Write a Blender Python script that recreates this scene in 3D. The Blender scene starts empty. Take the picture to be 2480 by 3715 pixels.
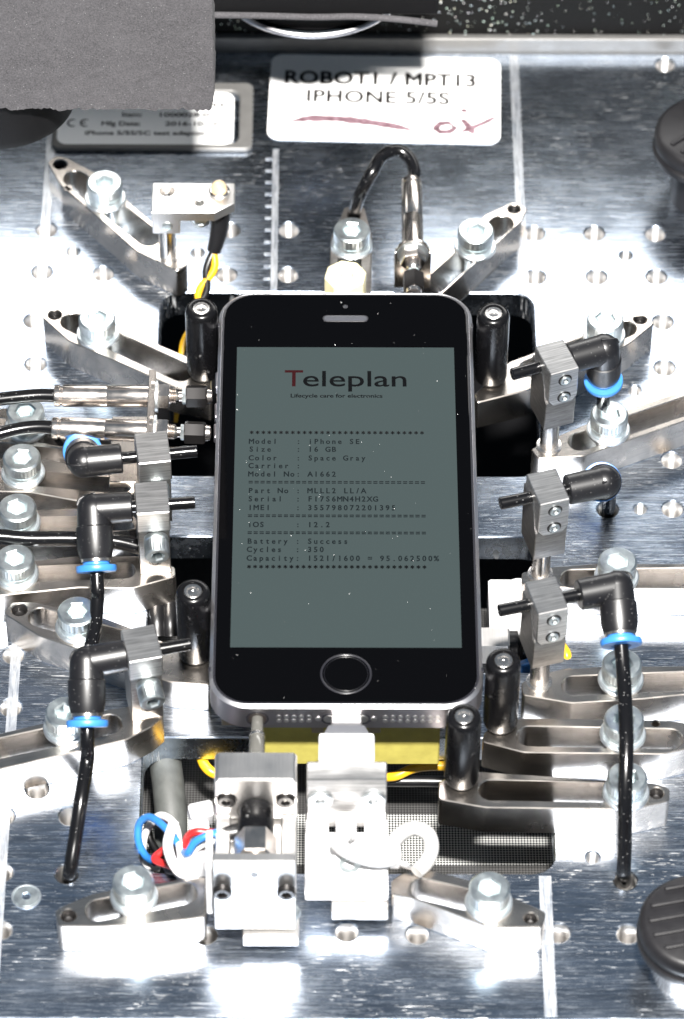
# Phone test fixture: a smartphone clamped in a slotted-arm jig on a drilled aluminium plate.
# All lengths below are millimetres on the plate (x right, y away from the viewer, z up from the
# plate's top face); U turns them into metres.
import bpy, bmesh, math, random
from mathutils import Vector, Matrix, Euler
random.seed(7)
U = 0.001
R = math.radians
scene = bpy.context.scene
COL = scene.collection

# ------------------------------------------------------------------ camera, world, lamps, exposure
cam_d = bpy.data.cameras.new('camera'); cam = bpy.data.objects.new('camera', cam_d); COL.objects.link(cam)
cam.location = (-3.92 * U, -596.88 * U, 696.22 * U)
cam.rotation_euler = (0.7225832, -0.0041681, -0.00050488)
cam_d.sensor_fit = 'VERTICAL'; cam_d.sensor_height = 36; cam_d.lens = 141.53
cam_d.clip_start = 0.01; cam_d.clip_end = 50
cam_d.dof.use_dof = True; cam_d.dof.focus_distance = 0.905; cam_d.dof.aperture_fstop = 20
scene.camera = cam

world = bpy.data.worlds.new('World'); scene.world = world; world.use_nodes = True
wbg = world.node_tree.nodes['Background']
wbg.inputs['Color'].default_value = (0.58, 0.77, 1.0, 1); wbg.inputs['Strength'].default_value = 0.15

def area(name, loc, target, sx, sy, power, color):
    d = bpy.data.lights.new(name, 'AREA'); d.shape = 'RECTANGLE'
    d.size = sx * U; d.size_y = sy * U; d.energy = power; d.color = color
    o = bpy.data.objects.new(name, d); COL.objects.link(o)
    o.location = Vector(loc) * U
    o.rotation_euler = (Vector(target) - Vector(loc)).to_track_quat('-Z', 'Y').to_euler()
    return o
area('camera_flash', (26, -455, 836), (0, 10, 0), 60, 40, 44.0, (1.0, 0.97, 0.93))
area('machine_lamp', (0, 215, 122), (0, 60, 0), 330, 66, 0.52, (1.0, 0.98, 0.95))

scene.view_settings.view_transform = 'Standard'; scene.view_settings.look = 'None'
scene.view_settings.exposure = 0.12; scene.view_settings.gamma = 1.0
scene.cycles.use_denoising = True
scene.cycles.sample_clamp_indirect = 6.0
scene.cycles.max_bounces = 8

# ------------------------------------------------------------------ materials
MAT = {}
class N:
    def __init__(s, name):
        s.m = bpy.data.materials.new(name); s.m.use_nodes = True; s.t = s.m.node_tree
        s.b = s.t.nodes['Principled BSDF']; MAT[name] = s.m; s.co = None
    def new(s, kind, **kw):
        n = s.t.nodes.new(kind)
        for a, v in kw.items(): setattr(n, a, v)
        return n
    def link(s, a, b): s.t.links.new(a, b)
    def coord(s, scale, rot=(0, 0, 0)):
        if s.co is None: s.co = s.new('ShaderNodeTexCoord')
        mp = s.new('ShaderNodeMapping'); mp.inputs['Scale'].default_value = [1000 * v for v in scale]
        mp.inputs['Rotation'].default_value = rot
        s.link(s.co.outputs['Object'], mp.inputs['Vector']); return mp.outputs[0]
    def noise(s, scale, detail=3, rough=.55, rot=(0, 0, 0), dist=0):
        n = s.new('ShaderNodeTexNoise'); n.inputs['Scale'].default_value = 1
        n.inputs['Detail'].default_value = detail; n.inputs['Roughness'].default_value = rough
        n.inputs['Distortion'].default_value = dist
        s.link(s.coord(scale, rot), n.inputs['Vector']); return n.outputs['Fac']
    def voro(s, scale, feature='F1', out='Distance'):
        n = s.new('ShaderNodeTexVoronoi', feature=feature); n.inputs['Scale'].default_value = 1
        s.link(s.coord(scale), n.inputs['Vector']); return n.outputs[out]
    def ramp(s, fac, stops):
        r = s.new('ShaderNodeValToRGB'); e = r.color_ramp.elements
        while len(e) < len(stops): e.new(.5)
        for k, (p, c) in enumerate(stops):
            e[k].position = p; e[k].color = (c, c, c, 1) if isinstance(c, (int, float)) else (*c, 1)
        s.link(fac, r.inputs[0]); return r.outputs[0]
    def mix(s, fac, a, b):
        n = s.new('ShaderNodeMix', data_type='RGBA')
        if isinstance(fac, (int, float)): n.inputs[0].default_value = fac
        else: s.link(fac, n.inputs[0])
        for k, v in ((6, a), (7, b)):
            if isinstance(v, tuple): n.inputs[k].default_value = (*v, 1)
            else: s.link(v, n.inputs[k])
        return n.outputs[2]
    def math(s, op, a, b=0.0):
        n = s.new('ShaderNodeMath', operation=op)
        for k, v in ((0, a), (1, b)):
            if isinstance(v, (int, float)): n.inputs[k].default_value = v
            else: s.link(v, n.inputs[k])
        return n.outputs[0]
    def bump(s, h, strength, dist):
        n = s.new('ShaderNodeBump'); n.inputs['Strength'].default_value = strength
        n.inputs['Distance'].default_value = dist * U; s.link(h, n.inputs['Height'])
        s.link(n.outputs[0], s.b.inputs['Normal']); return n
    def set(s, **kw):
        for a, v in kw.items():
            i = s.b.inputs[a.replace('_', ' ')]
            if isinstance(v, tuple): i.default_value = (*v, 1)
            elif isinstance(v, (int, float)): i.default_value = v
            else: s.link(v, i)

def simple(name, col, rough, metal=0.0, bump=None, var=0.0, **kw):
    n = N(name); n.set(Roughness=rough, Metallic=metal, **kw)
    if var:
        f = n.noise((.35, .35, .35), 5, .65)
        lo = tuple(c * (1 - var) for c in col); hi = tuple(min(1, c * (1 + var * .6)) for c in col)
        n.set(Base_Color=n.mix(n.ramp(f, [(.3, 0.), (.7, 1.)]), lo, hi))
        n.set(Roughness=n.math('ADD', n.math('MULTIPLY', f, .25), rough - .12))
    else: n.set(Base_Color=col)
    if bump:
        sc, st, di = bump; n.bump(n.noise((sc, sc, sc), 3), st, di)
    return n

def brushed(name, col, rough, scale, strength, dark=.75, dist=.02, fleck=None):
    """machined metal: fine parallel tool lines, patchy gloss and a few bright nicks"""
    n = N(name); n.set(Metallic=1.0)
    lines = n.noise(scale, 4, .7, dist=.15)
    patch = n.noise((.05, .05, .05), 4, .6)
    c = n.mix(n.ramp(lines, [(.3, 0.), (.7, 1.)]), tuple(v * dark for v in col), col)
    c = n.mix(n.ramp(patch, [(.35, 0.), (.7, .3)]), c, tuple(v * .7 for v in col))
    n.set(Roughness=n.math('ADD', n.math('MULTIPLY', patch, .3), rough - .13))
    if fleck:                               # worn plate: wide tool passes, crossing scratches, bright grit marks
        passes = n.noise((.012, .55, .1), 5, .75, dist=.3)
        c = n.mix(n.ramp(passes, [(.36, 0.), (.62, 1.)]), c, tuple(v * .52 for v in col))
        fine = n.ramp(n.noise((.11, 2.1, .1), 5, .85, (0, 0, .10)), [(.48, 0.), (.70, .85)])
        c = n.mix(fine, c, (.86, .91, .98))
        cuts = n.math('GREATER_THAN', n.noise((.13, 3.4, .1), 2, .6, (0, 0, .35)), .69)
        for ang in (-.5, 1.2, .05):
            cuts = n.math('MAXIMUM', cuts, n.math('GREATER_THAN', n.noise((.15, 3.2, .1), 2, .6, (0, 0, ang)), .70))
        grit = n.math('GREATER_THAN', n.noise((1.5, 1.8, 1), 2, .6), .72)
        zone = n.ramp(n.noise((.03, .03, .03), 3), [(.36, .15), (.60, 1.)])
        spot = n.math('MULTIPLY', n.math('MAXIMUM', cuts, grit), zone)
        c = n.mix(spot, c, (.95, .96, .97))
        n.set(Roughness=n.math('ADD', n.math('ADD', n.math('MULTIPLY', patch, .28), rough - .12), n.math('ADD', n.math('MULTIPLY', spot, .35), n.math('MULTIPLY', fine, .16))))
    n.set(Base_Color=c); n.bump(lines, strength, dist); return n

brushed('plate_aluminium', (.63, .73, .88), .21, (.06, 3.6, .1), .30, .80, .03, fleck=1.1)
brushed('arm_steel', (.78, .72, .66), .24, (.12, 2.6, 2.6), .30, .7, .02)
brushed('arm_steel_cross', (.62, .57, .53), .32, (3.0, .25, .25), .35, .6, .02)
brushed('block_steel', (.82, .81, .80), .36, (.08, 2.0, 2.0), .35, .40, .03)
brushed('column_steel', (.50, .48, .46), .34, (.3, .3, 1.8), .35, .5, .03)
brushed('block_bright', (.86, .84, .82), .36, (3.0, .12, .12), .2, .85, .02)
simple('nickel', (.80, .74, .69), .22, 1.0, (.6, .1, .02), .12)
simple('zinc', (.80, .87, .91), .33, 1.0, (1.5, .07, .03), .25)
simple('zinc_washer', (.80, .85, .88), .35, 1.0, (1.0, .2, .05), .1)
n = simple('pale_metal', (.80, .83, .87), .42, .85, (.8, .2, .05), .08)
n.set(Alpha=n.ramp(n.noise((1.1, .10, .1), 4, .75), [(.30, .15), (.60, .95)]))   # pale strips on the plate, patchy in opacity
simple('steel_pin', (.78, .75, .72), .24, 1.0, None, .1)
n = simple('black_acetal', (.004, .004, .0045), .24, 0, (.8, .06, .05), Specular_IOR_Level=.3)
w = n.noise((.35, .35, .2), 5, .75); f = n.math('GREATER_THAN', w, .665)
n.set(Base_Color=n.mix(f, (.003, .003, .0035), (.14, .14, .14)), Roughness=n.math('ADD', n.math('MULTIPLY', w, .3), .1))
n = simple('black_nylon', (.005, .005, .006), .36, 0, (3, .15, .03), 0)
v = n.voro((1.3, 1.3, 1.3)); n.set(Base_Color=n.mix(n.math('LESS_THAN', v, .10), (.005, .005, .006), (.18, .18, .18)))
n = simple('black_hose', (.010, .010, .011), .2, 0, (1.2, .05, .05))
v = n.voro((1.1, 1.1, 1.1)); n.set(Base_Color=n.mix(n.math('LESS_THAN', v, .11), (.003, .003, .0035), (.2, .2, .2)))
simple('black_oxide', (.012, .011, .011), .35, .5)
simple('blue_plastic', (.028, .15, .42), .38, 0, None, .08)
simple('cream_nylon', (.70, .64, .40), .5, 0, (.6, .2, .2), .06)
simple('white_plastic', (.56, .56, .57), .45, 0, None, .03)
simple('white_cable', (.36, .36, .355), .42, 0, (.7, .1, .1), .05)
simple('clear_grey_plastic', (.10, .098, .09), .10, 0.2)
simple('yellow_block', (.36, .315, .075), .5, 0, (.5, .08, .2), .14)
simple('beige_film', (.26, .22, .16), .4, 0, None, .1)
simple('rubber_hose', (.05, .053, .05), .6, 0, (3, .4, .08), .25)
for nm, c in dict(wire_blue=(.02, .13, .36), wire_red=(.40, .015, .015), wire_white=(.5, .5, .5), wire_black=(.004, .004, .0045), wire_yellow=(.60, .34, .01), heatshrink=(.006, .006, .007)).items():
    simple(nm, c, .35, 0, None, .05)
simple('paper_label', (.88, .88, .87), .5)
simple('print_ink', (.008, .006, .006), .5)
n = simple('marker_ink', (.25, .09, .12), .5)
f = n.noise((.55, 1.2, .5), 5, .7); n.set(Base_Color=n.mix(n.ramp(f, [(.35, 0.), (.65, 1.)]), (.05, .014, .022), (.26, .17, .20)))
simple('knob_plastic', (.008, .0078, .009), .42, 0, (2.5, .3, .05), .1, Specular_IOR_Level=.3)
n = simple('phone_anodised', (.38, .365, .39), .36, 1.0, (8, .08, .02), 0)
simple('phone_chamfer', (.74, .73, .76), .36, 1.0)
simple('phone_gasket', (.010, .010, .013), .3)
n = simple('phone_glass', (.0008, .0008, .001), .03); n.b.inputs['Specular IOR Level'].default_value = .16
simple('phone_mesh', (.07, .073, .085), .35, .6, (9, .8, .1))
simple('port_metal', (.80, .78, .76), .3, 1.0)
simple('port_dark', (.02, .016, .014), .4)
simple('dust', (.8, .8, .8), .7)
n = N('display'); n.set(Base_Color=(.002, .002, .002), Roughness=.06)
g = n.noise((5, 5, 5), 2, .6)
n.set(Emission_Color=n.mix(g, (.066, .096, .097), (.094, .124, .122)), Emission_Strength=1.0)
n.b.inputs['Specular IOR Level'].default_value = .35
simple('screen_black', (.001, .001, .001), .2); simple('screen_red', (.002, .001, .001), .2)
simple('screen_text', (.001, .001, .001), .2)
for nm, e in (('screen_black', (.002, .003, .004)), ('screen_red', (.050, .006, .008)), ('screen_text', (.014, .022, .025))):
    b = MAT[nm].node_tree.nodes['Principled BSDF']; b.inputs['Emission Color'].default_value = (*e, 1); b.inputs['Emission Strength'].default_value = 1; b.inputs['Specular IOR Level'].default_value = .1
n = N('foam')                               # open-cell grey foam: pitted, granular
a = n.noise((2.6, 2.6, 2.6), 4, .85); b2 = n.noise((.09, .09, .09), 4, .6)
c = n.mix(n.ramp(a, [(.30, 0.), (.70, 1.)]), (.009, .009, .010), (.098, .094, .101))
c = n.mix(n.ramp(b2, [(.35, 0.), (.75, .30)]), c, (.098, .094, .10))
v = n.voro((1.0, 1.0, 1.0)); c = n.mix(n.math('LESS_THAN', v, .07), c, (.3, .3, .3))
n.set(Base_Color=c, Roughness=.95); n.bump(a, .8, .3)
n = N('black_felt')                         # black rear panel powdered with bright dust
v = n.voro((.85, .85, .85)); vc = n.voro((.85, .85, .85), out='Color')
k2 = n.noise((.05, .05, .05), 3)
th = n.math('MULTIPLY', n.ramp(k2, [(.35, .3), (.7, 1.)]), .24)
n.set(Base_Color=n.mix(n.math('LESS_THAN', v, th), (.005, .005, .005), n.mix(.22, (.75, .75, .75), vc)), Roughness=.7, Specular_IOR_Level=.08)
n.bump(n.noise((1.2, 1.2, 1.2), 3), .6, .3)
simple('black_matt', (.004, .004, .0045), .6, 0, (2, .3, .1), Specular_IOR_Level=.1)
simple('rail_grey', (.13, .128, .124), .5, .3, (1, .1, .1), .12)
n = N('lens_glass'); n.set(Base_Color=(.02, .025, .03), Roughness=.03); n.b.inputs['Coat Weight'].default_value = .5
n = N('led_glass'); n.set(Base_Color=(.80, .62, .40), Roughness=.05, Transmission_Weight=.5)
n = N('perforated_sheet')                   # fine weave, too small to build; its shade is put into the dark colours
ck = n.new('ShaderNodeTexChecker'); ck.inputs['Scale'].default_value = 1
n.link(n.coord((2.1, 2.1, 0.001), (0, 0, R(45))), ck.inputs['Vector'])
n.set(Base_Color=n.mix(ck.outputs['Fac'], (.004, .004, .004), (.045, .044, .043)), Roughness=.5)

n = N('lit_weave')  # same weave in paler colours: the flash-lit strip is painted in
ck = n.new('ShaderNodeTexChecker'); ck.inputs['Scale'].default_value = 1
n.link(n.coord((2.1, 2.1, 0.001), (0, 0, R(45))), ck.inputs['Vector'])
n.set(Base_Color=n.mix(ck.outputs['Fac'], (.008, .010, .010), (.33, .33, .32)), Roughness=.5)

# ------------------------------------------------------------------ mesh helpers
def finish(bm, angle=32):
    me = bpy.data.meshes.new('m'); bm.normal_update(); bm.to_mesh(me); bm.free(); return fin(me, angle)
def fin(me, angle=32):
    me.transform(Matrix.Scale(U, 4))
    me.polygons.foreach_set('use_smooth', [True] * len(me.polygons)); me.set_sharp_from_angle(angle=R(angle)); me.update(); return me

class MB:
    def __init__(s): s.bm = bmesh.new()
    def _add(s, geo, mat): bmesh.ops.transform(s.bm, matrix=mat, verts=geo)
    def box(s, c, size, bev=.25, rot=(0, 0, 0), seg=1):
        t = bmesh.new(); bmesh.ops.create_cube(t, size=1); bmesh.ops.scale(t, vec=size, verts=t.verts)
        if bev: bmesh.ops.bevel(t, geom=t.edges[:], offset=bev, segments=seg, affect='EDGES', profile=.5)
        s.merge(t, Matrix.Translation(c) @ Euler(rot).to_matrix().to_4x4()); return s
    def merge(s, t, mat=Matrix.Identity(4)):
        bmesh.ops.transform(t, matrix=mat, verts=t.verts)
        mp = {v: s.bm.verts.new(v.co) for v in t.verts}
        for f in t.faces:
            try: s.bm.faces.new([mp[v] for v in f.verts])
            except ValueError: pass
        t.free(); return s
    def lathe(s, prof, p0=(0, 0, 0), axis=(0, 0, 1), seg=32, cap=True, phase=0):
        p0 = Vector(p0); q = Vector(axis).to_track_quat('Z', 'Y'); rings = []
        for r, h in prof:
            if r < 1e-6: rings.append([s.bm.verts.new(p0 + q @ Vector((0, 0, h)))]); continue
            rings.append([s.bm.verts.new(p0 + q @ Vector((r * math.cos(phase + 2 * math.pi * k / seg), r * math.sin(phase + 2 * math.pi * k / seg), h))) for k in range(seg)])
        for a, b in zip(rings, rings[1:]):
            for k in range(seg):
                j = (k + 1) % seg
                q4 = [a[k % len(a)], a[j % len(a)], b[j % len(b)], b[k % len(b)]]
                u = []
                for v in q4:
                    if v not in u: u.append(v)
                if len(u) > 2: s.bm.faces.new(u)
        if cap:
            if len(rings[0]) > 1: s.bm.faces.new(list(reversed(rings[0])))
            if len(rings[-1]) > 1: s.bm.faces.new(rings[-1])
        return s
    def cyl(s, p0, p1, r, r1=None, seg=32, bev=.2, phase=0):
        p0, p1 = Vector(p0), Vector(p1); L = (p1 - p0).length; r1 = r if r1 is None else r1
        b = min(bev, L / 3, r / 2)
        return s.lathe([(r - b, 0), (r, b), (r1, L - b), (r1 - b, L)] if b else [(r, 0), (r1, L)], p0, p1 - p0, seg, phase=phase)
    def tube(s, pts, r, seg=14, sub=8, ends=True):
        P = [Vector(p) for p in pts]; path = []
        E_ = [P[0] * 2 - P[1]] + P + [P[-1] * 2 - P[-2]]
        for i in range(1, len(E_) - 2):
            a, b, c, d = E_[i - 1:i + 3]
            for k in range(sub):
                t = k / sub
                path.append(.5 * ((2 * b) + (c - a) * t + (2 * a - 5 * b + 4 * c - d) * t * t + (3 * b - a - 3 * c + d) * t ** 3))
        path.append(P[-1]); tan = (path[1] - path[0]).normalized()
        nrm = tan.orthogonal().normalized(); rings = []
        for i, p in enumerate(path):
            t2 = (path[min(i + 1, len(path) - 1)] - path[max(i - 1, 0)]).normalized()
            nrm = (nrm - t2 * nrm.dot(t2)).normalized(); bn = t2.cross(nrm)
            rr = r(i / (len(path) - 1)) if callable(r) else r
            rings.append([s.bm.verts.new(p + (nrm * math.cos(2 * math.pi * k / seg) + bn * math.sin(2 * math.pi * k / seg)) * rr) for k in range(seg)])
        for a, b in zip(rings, rings[1:]):
            for k in range(seg): s.bm.faces.new((a[k], a[(k + 1) % seg], b[(k + 1) % seg], b[k]))
        if ends: s.bm.faces.new(list(reversed(rings[0]))); s.bm.faces.new(rings[-1])
        return s
    def ball(s, c, r, u=20, v=12):
        t = bmesh.new(); bmesh.ops.create_uvsphere(t, u_segments=u, v_segments=v, radius=r)
        return s.merge(t, Matrix.Translation(c))
    def prism(s, poly, z0, z1, mat=Matrix.Identity(4), bev=0):
        t = bmesh.new(); lo = [t.verts.new((x, y, z0)) for x, y in poly]; hi = [t.verts.new((x, y, z1)) for x, y in poly]
        t.faces.new(list(reversed(lo))); t.faces.new(hi); m = len(poly)
        for k in range(m): t.faces.new((lo[k], lo[(k + 1) % m], hi[(k + 1) % m], hi[k]))
        bmesh.ops.recalc_face_normals(t, faces=t.faces[:])
        if bev: bmesh.ops.bevel(t, geom=t.edges[:], offset=bev, segments=1, affect='EDGES')
        return s.merge(t, mat)
    def mesh(s, angle=32):
        bmesh.ops.recalc_face_normals(s.bm, faces=s.bm.faces[:]); return finish(s.bm, angle)

def slab(outer, holes, z0, z1, bev=.25, angle=32):
    """flat piece cut to an outline, with openings and a small edge break"""
    cu = bpy.data.curves.new('c', 'CURVE'); cu.dimensions = '2D'; cu.fill_mode = 'BOTH'
    for poly in [outer] + holes:
        sp = cu.splines.new('POLY'); sp.points.add(len(poly) - 1); sp.use_cyclic_u = True
        for p, (x, y) in zip(sp.points, poly): p.co = (x, y, 0, 1)
    cu.extrude = (z1 - z0) / 2 - bev; cu.bevel_depth = bev; cu.bevel_resolution = 0; cu.offset = -bev
    ob = bpy.data.objects.new('c', cu); COL.objects.link(ob)
    me = bpy.data.meshes.new_from_object(ob.evaluated_get(bpy.context.evaluated_depsgraph_get()))
    bpy.data.objects.remove(ob); bpy.data.curves.remove(cu)
    me.transform(Matrix.Translation((0, 0, (z0 + z1) / 2))); me.materials.clear(); return fin(me, angle)
def circle(c, r, n=28, ph=0): return [(c[0] + r * math.cos(ph + 2 * math.pi * k / n), c[1] + r * math.sin(ph + 2 * math.pi * k / n)) for k in range(n)]
def stadium(p, q, w, n=10):
    p, q = Vector(p[:2]), Vector(q[:2]); a = math.atan2(q.y - p.y, q.x - p.x); o = []
    for c, s0 in ((q, a - math.pi / 2), (p, a + math.pi / 2)):
        o += [(c.x + w / 2 * math.cos(s0 + math.pi * k / n), c.y + w / 2 * math.sin(s0 + math.pi * k / n)) for k in range(n + 1)]
    return o
def rrect(x0, x1, y0, y1, r, n=6):
    o = []
    for cx, cy, a in ((x1 - r, y1 - r, 0), (x0 + r, y1 - r, 90), (x0 + r, y0 + r, 180), (x1 - r, y0 + r, 270)):
        o += [(cx + r * math.cos(R(a + 90 * k / n)), cy + r * math.sin(R(a + 90 * k / n))) for k in range(n + 1)]
    return o
def round_poly(pts, r=1.0, n=3):
    o = []; m = len(pts)
    for k in range(m):
        a, b, c = Vector(pts[k - 1]), Vector(pts[k]), Vector(pts[(k + 1) % m])
        d0, d1 = (a - b), (c - b); t = min(r, d0.length * .4, d1.length * .4)
        p, q = b + d0.normalized() * t, b + d1.normalized() * t
        for j in range(n + 1):
            u = j / n; o.append(tuple((p * (1 - u) ** 2 + b * 2 * u * (1 - u) + q * u * u)[:2]))
    return o

def obj(name, me, mat, parent=None, loc=None, rot=None):
    me.name = name
    o = bpy.data.objects.new(name, me); COL.objects.link(o)
    if mat: me.materials.clear(); me.materials.append(MAT[mat])
    if parent: o.parent = parent
    if loc is not None: o.location = Vector(loc) * U
    if rot is not None: o.rotation_euler = rot
    return o
def tag(o, label, cat, group=None, kind=None):
    if label: o['label'] = label
    if cat: o['category'] = cat
    if group: o['group'] = group
    if kind: o['kind'] = kind
    return o
def thing(name, label, cat, loc=(0, 0, 0), rz=0, group=None):
    o = bpy.data.objects.new(name, None); COL.objects.link(o); o.empty_display_size = .004
    o.location = Vector(loc) * U; o.rotation_euler = (0, 0, rz); return tag(o, label, cat, group)
def structure(o): o['kind'] = 'structure'; return o
def copy_tree(o, parent=None):
    c = o.copy(); COL.objects.link(c); c.parent = parent
    for ch in list(o.children): copy_tree(ch, c)
    return c
def sub(a, b): return tuple(x - y for x, y in zip(a, b))

GL = {}
def glyph(ch):
    if ch not in GL:
        cu = bpy.data.curves.new('t', 'FONT'); cu.body = ch; cu.size = 1; cu.resolution_u = 3; cu.align_x = 'CENTER'; cu.bevel_depth = .03; cu.bevel_resolution = 0
        ob = bpy.data.objects.new('t', cu); COL.objects.link(ob)
        me = bpy.data.meshes.new_from_object(ob.evaluated_get(bpy.context.evaluated_depsgraph_get()))
        GL[ch] = ([v.co.copy() for v in me.vertices], [tuple(p.vertices) for p in me.polygons])
        bpy.data.objects.remove(ob); bpy.data.curves.remove(cu); bpy.data.meshes.remove(me)
    return GL[ch]
def mono_mesh(line, pitch, sx, sy):
    vs, fs = [], []
    for k, ch in enumerate(line):
        if ch == ' ': continue
        gv, gf = glyph(ch); b = len(vs)
        vs += [((k * pitch + v.x * sx), v.y * sy, v.z * .3) for v in gv]; fs += [tuple(b + i for i in f) for f in gf]
    me = bpy.data.meshes.new('t'); me.from_pydata(vs, [], fs); me.transform(Matrix.Scale(U, 4)); return me
def text_mesh(body, width, cap, bold=0.0, spacing=1.0):
    """set one line of lettering to a width and a capital height, baseline-left at the origin"""
    cu = bpy.data.curves.new('t', 'FONT'); cu.body = body; cu.size = 1; cu.resolution_u = 4; cu.bevel_depth = bold; cu.bevel_resolution = 0; cu.space_character = spacing
    ob = bpy.data.objects.new('t', cu); COL.objects.link(ob)
    me = bpy.data.meshes.new_from_object(ob.evaluated_get(bpy.context.evaluated_depsgraph_get()))
    bpy.data.objects.remove(ob); bpy.data.curves.remove(cu)
    xs = [v.co.x for v in me.vertices]; x0, x1 = min(xs), max(xs)
    me.transform(Matrix.Translation((-x0, 0, 0))); me.transform(Matrix.Diagonal((width / (x1 - x0), cap / .70, .8, 1)))
    me.transform(Matrix.Scale(U, 4)); me.materials.clear(); return me

# ------------------------------------------------------------------ base plate with windows, tapped holes, rear
BIG = [(-73.27, 109.14, 0.00), (-73.63, 94.53, 0.00), (-58.66, 93.98, 0.00), (-28.76, 93.79, 0.00), (-28.09, 109.31, 0.00), (-13.73, 109.37, 0.00), (-13.82, 93.85, 0.00), (46.56, 108.37, 0.00), (61.34, 108.43, 0.00), (76.33, 108.33, 0.00),
       (46.39, 93.32, 0.00), (61.24, 93.38, 0.00), (75.77, 93.43, 0.00), (76.55, 78.24, 0.00), (76.16, 63.07, 0.00), (76.20, 33.38, 0.00), (81.98, 169.77, 0.00), (75.57, 18.18, 0.00), (60.57, 18.00, 0.00), (-73.69, 63.70, 0.00),
       (-74.72, 78.14, 0.00), (-74.19, -25.84, 0.00), (-73.97, -40.78, 0.00), (-73.95, -70.89, 0.00), (-59.54, -70.85, 0.00), (-73.41, -85.79, 0.00), (-59.61, -86.22, 0.00), (-66.97, -63.53, 0.00), (-72.76, -100.81, 0.00), (-29.47, -102.05, 0.00), (0.24, -101.19, 0.00),
       (15.15, -101.83, 0.00), (44.98, -101.42, 0.00), (59.61, -101.60, 0.00), (59.72, -87.64, 0.00)]
SMALL = [(-66.31, 101.60, 0.00), (-35.93, 101.26, 0.00), (68.69, 100.74, 0.00), (68.63, 55.65, 0.00), (68.12, 18.16, 0.00), (52.99, -81.54, 0.00)]
X0, X1, YB, YF = -125, 125, 173.9, -123.2
WIN = [(-44.5, 45.6, 28.2, 87.8), (-44.5, 45.6, -30.5, 9.4), (-44.3, 44.9, -85.9, -49.2)]
holes = [circle(p, 2.45) for p in BIG] + [circle(p, 1.5, 20) for p in SMALL] + [rrect(*w, 5.0) for w in WIN]
base = structure(obj('base_plate', slab([(X0, YF), (X1, YF), (X1, YB), (X0, YB)], holes, -8, 0, .3), 'plate_aluminium'))
tag(base, 'brushed aluminium base plate drilled with tapped holes', None)
def thread_mesh(r, z0, z1, pitch):
    m = MB(); prof = []; z = z1
    while z > z0: prof += [(r, z), (r - .32, z - pitch / 2)]; z -= pitch
    m.lathe([(r, z) for r, z in prof], seg=24, cap=False); me = m.mesh(20); return me
th_big, th_small = thread_mesh(2.44, -7.6, -.35, .8), thread_mesh(1.49, -7.6, -.35, .5)
for lst, me in ((BIG, th_big), (SMALL, th_small)):
    for p in lst: obj('threaded_hole', me, None if me.materials else 'port_metal', base, (p[0], p[1], 0))
def strip(x, y0, y1, w):
    m = MB(); m.box((x, (y0 + y1) / 2, .02), (w, abs(y1 - y0), .05), 0); return m.mesh()
for x, y0, y1, w in ((-73.6, YF + .6, 172, 2.3), (43.4, 88.6, 173, 2.3), (42.6, YF + .6, -86.6, 2.6), (-17.2, 88.6, 138, 1.6)):
    obj('pale_line', strip(x, y0, y1, w), 'pale_metal', base)
for k in range(11): obj('pale_tick', strip(-18.9, 92 + k * 4.2, 92.9 + k * 4.2, 1.6), 'pale_metal', base)
m = MB(); m.box((0, YF - 3.1, -6), (250, 6, 2), .3)
structure(tag(obj('front_ledge', m.mesh(), 'plate_aluminium'), 'bright aluminium ledge along the front edge of the plate', None))
# rear rail and dusty black panel
m = MB(); m.box((0, 175.0, 2.0), (250, 2.0, 5.4), .2)
structure(tag(obj('rear_rail', m.mesh(), 'rail_grey'), 'grey rail behind the plate below the black panel', None))
m = MB(); m.box((0, 179.2, 35), (250, 6, 86), .5)
structure(tag(obj('rear_wall', m.mesh(), 'black_felt'), 'black dusty panel behind the plate', None))
m = MB(); m.box((0, 0, -70), (300, 340, 2), 0)
structure(tag(obj('machine_floor', m.mesh(), 'black_matt'), 'black inside of the machine below the plate', None))
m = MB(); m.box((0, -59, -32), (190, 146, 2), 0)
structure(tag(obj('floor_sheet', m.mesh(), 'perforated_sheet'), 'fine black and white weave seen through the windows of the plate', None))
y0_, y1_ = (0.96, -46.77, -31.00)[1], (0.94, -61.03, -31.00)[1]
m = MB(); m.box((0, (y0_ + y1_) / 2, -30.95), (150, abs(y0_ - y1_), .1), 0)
structure(tag(obj('floor_band', m.mesh(), 'lit_weave'), 'strip of the weave below the lowest window, painted paler as if flash-lit', None))
m = MB(); m.box((0, -90.5, -19), (150, 14, 10), .5)
tag(obj('frame_bar', m.mesh(), 'black_matt'), 'black bar below the plate at the front of its lowest window', 'bar')

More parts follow.
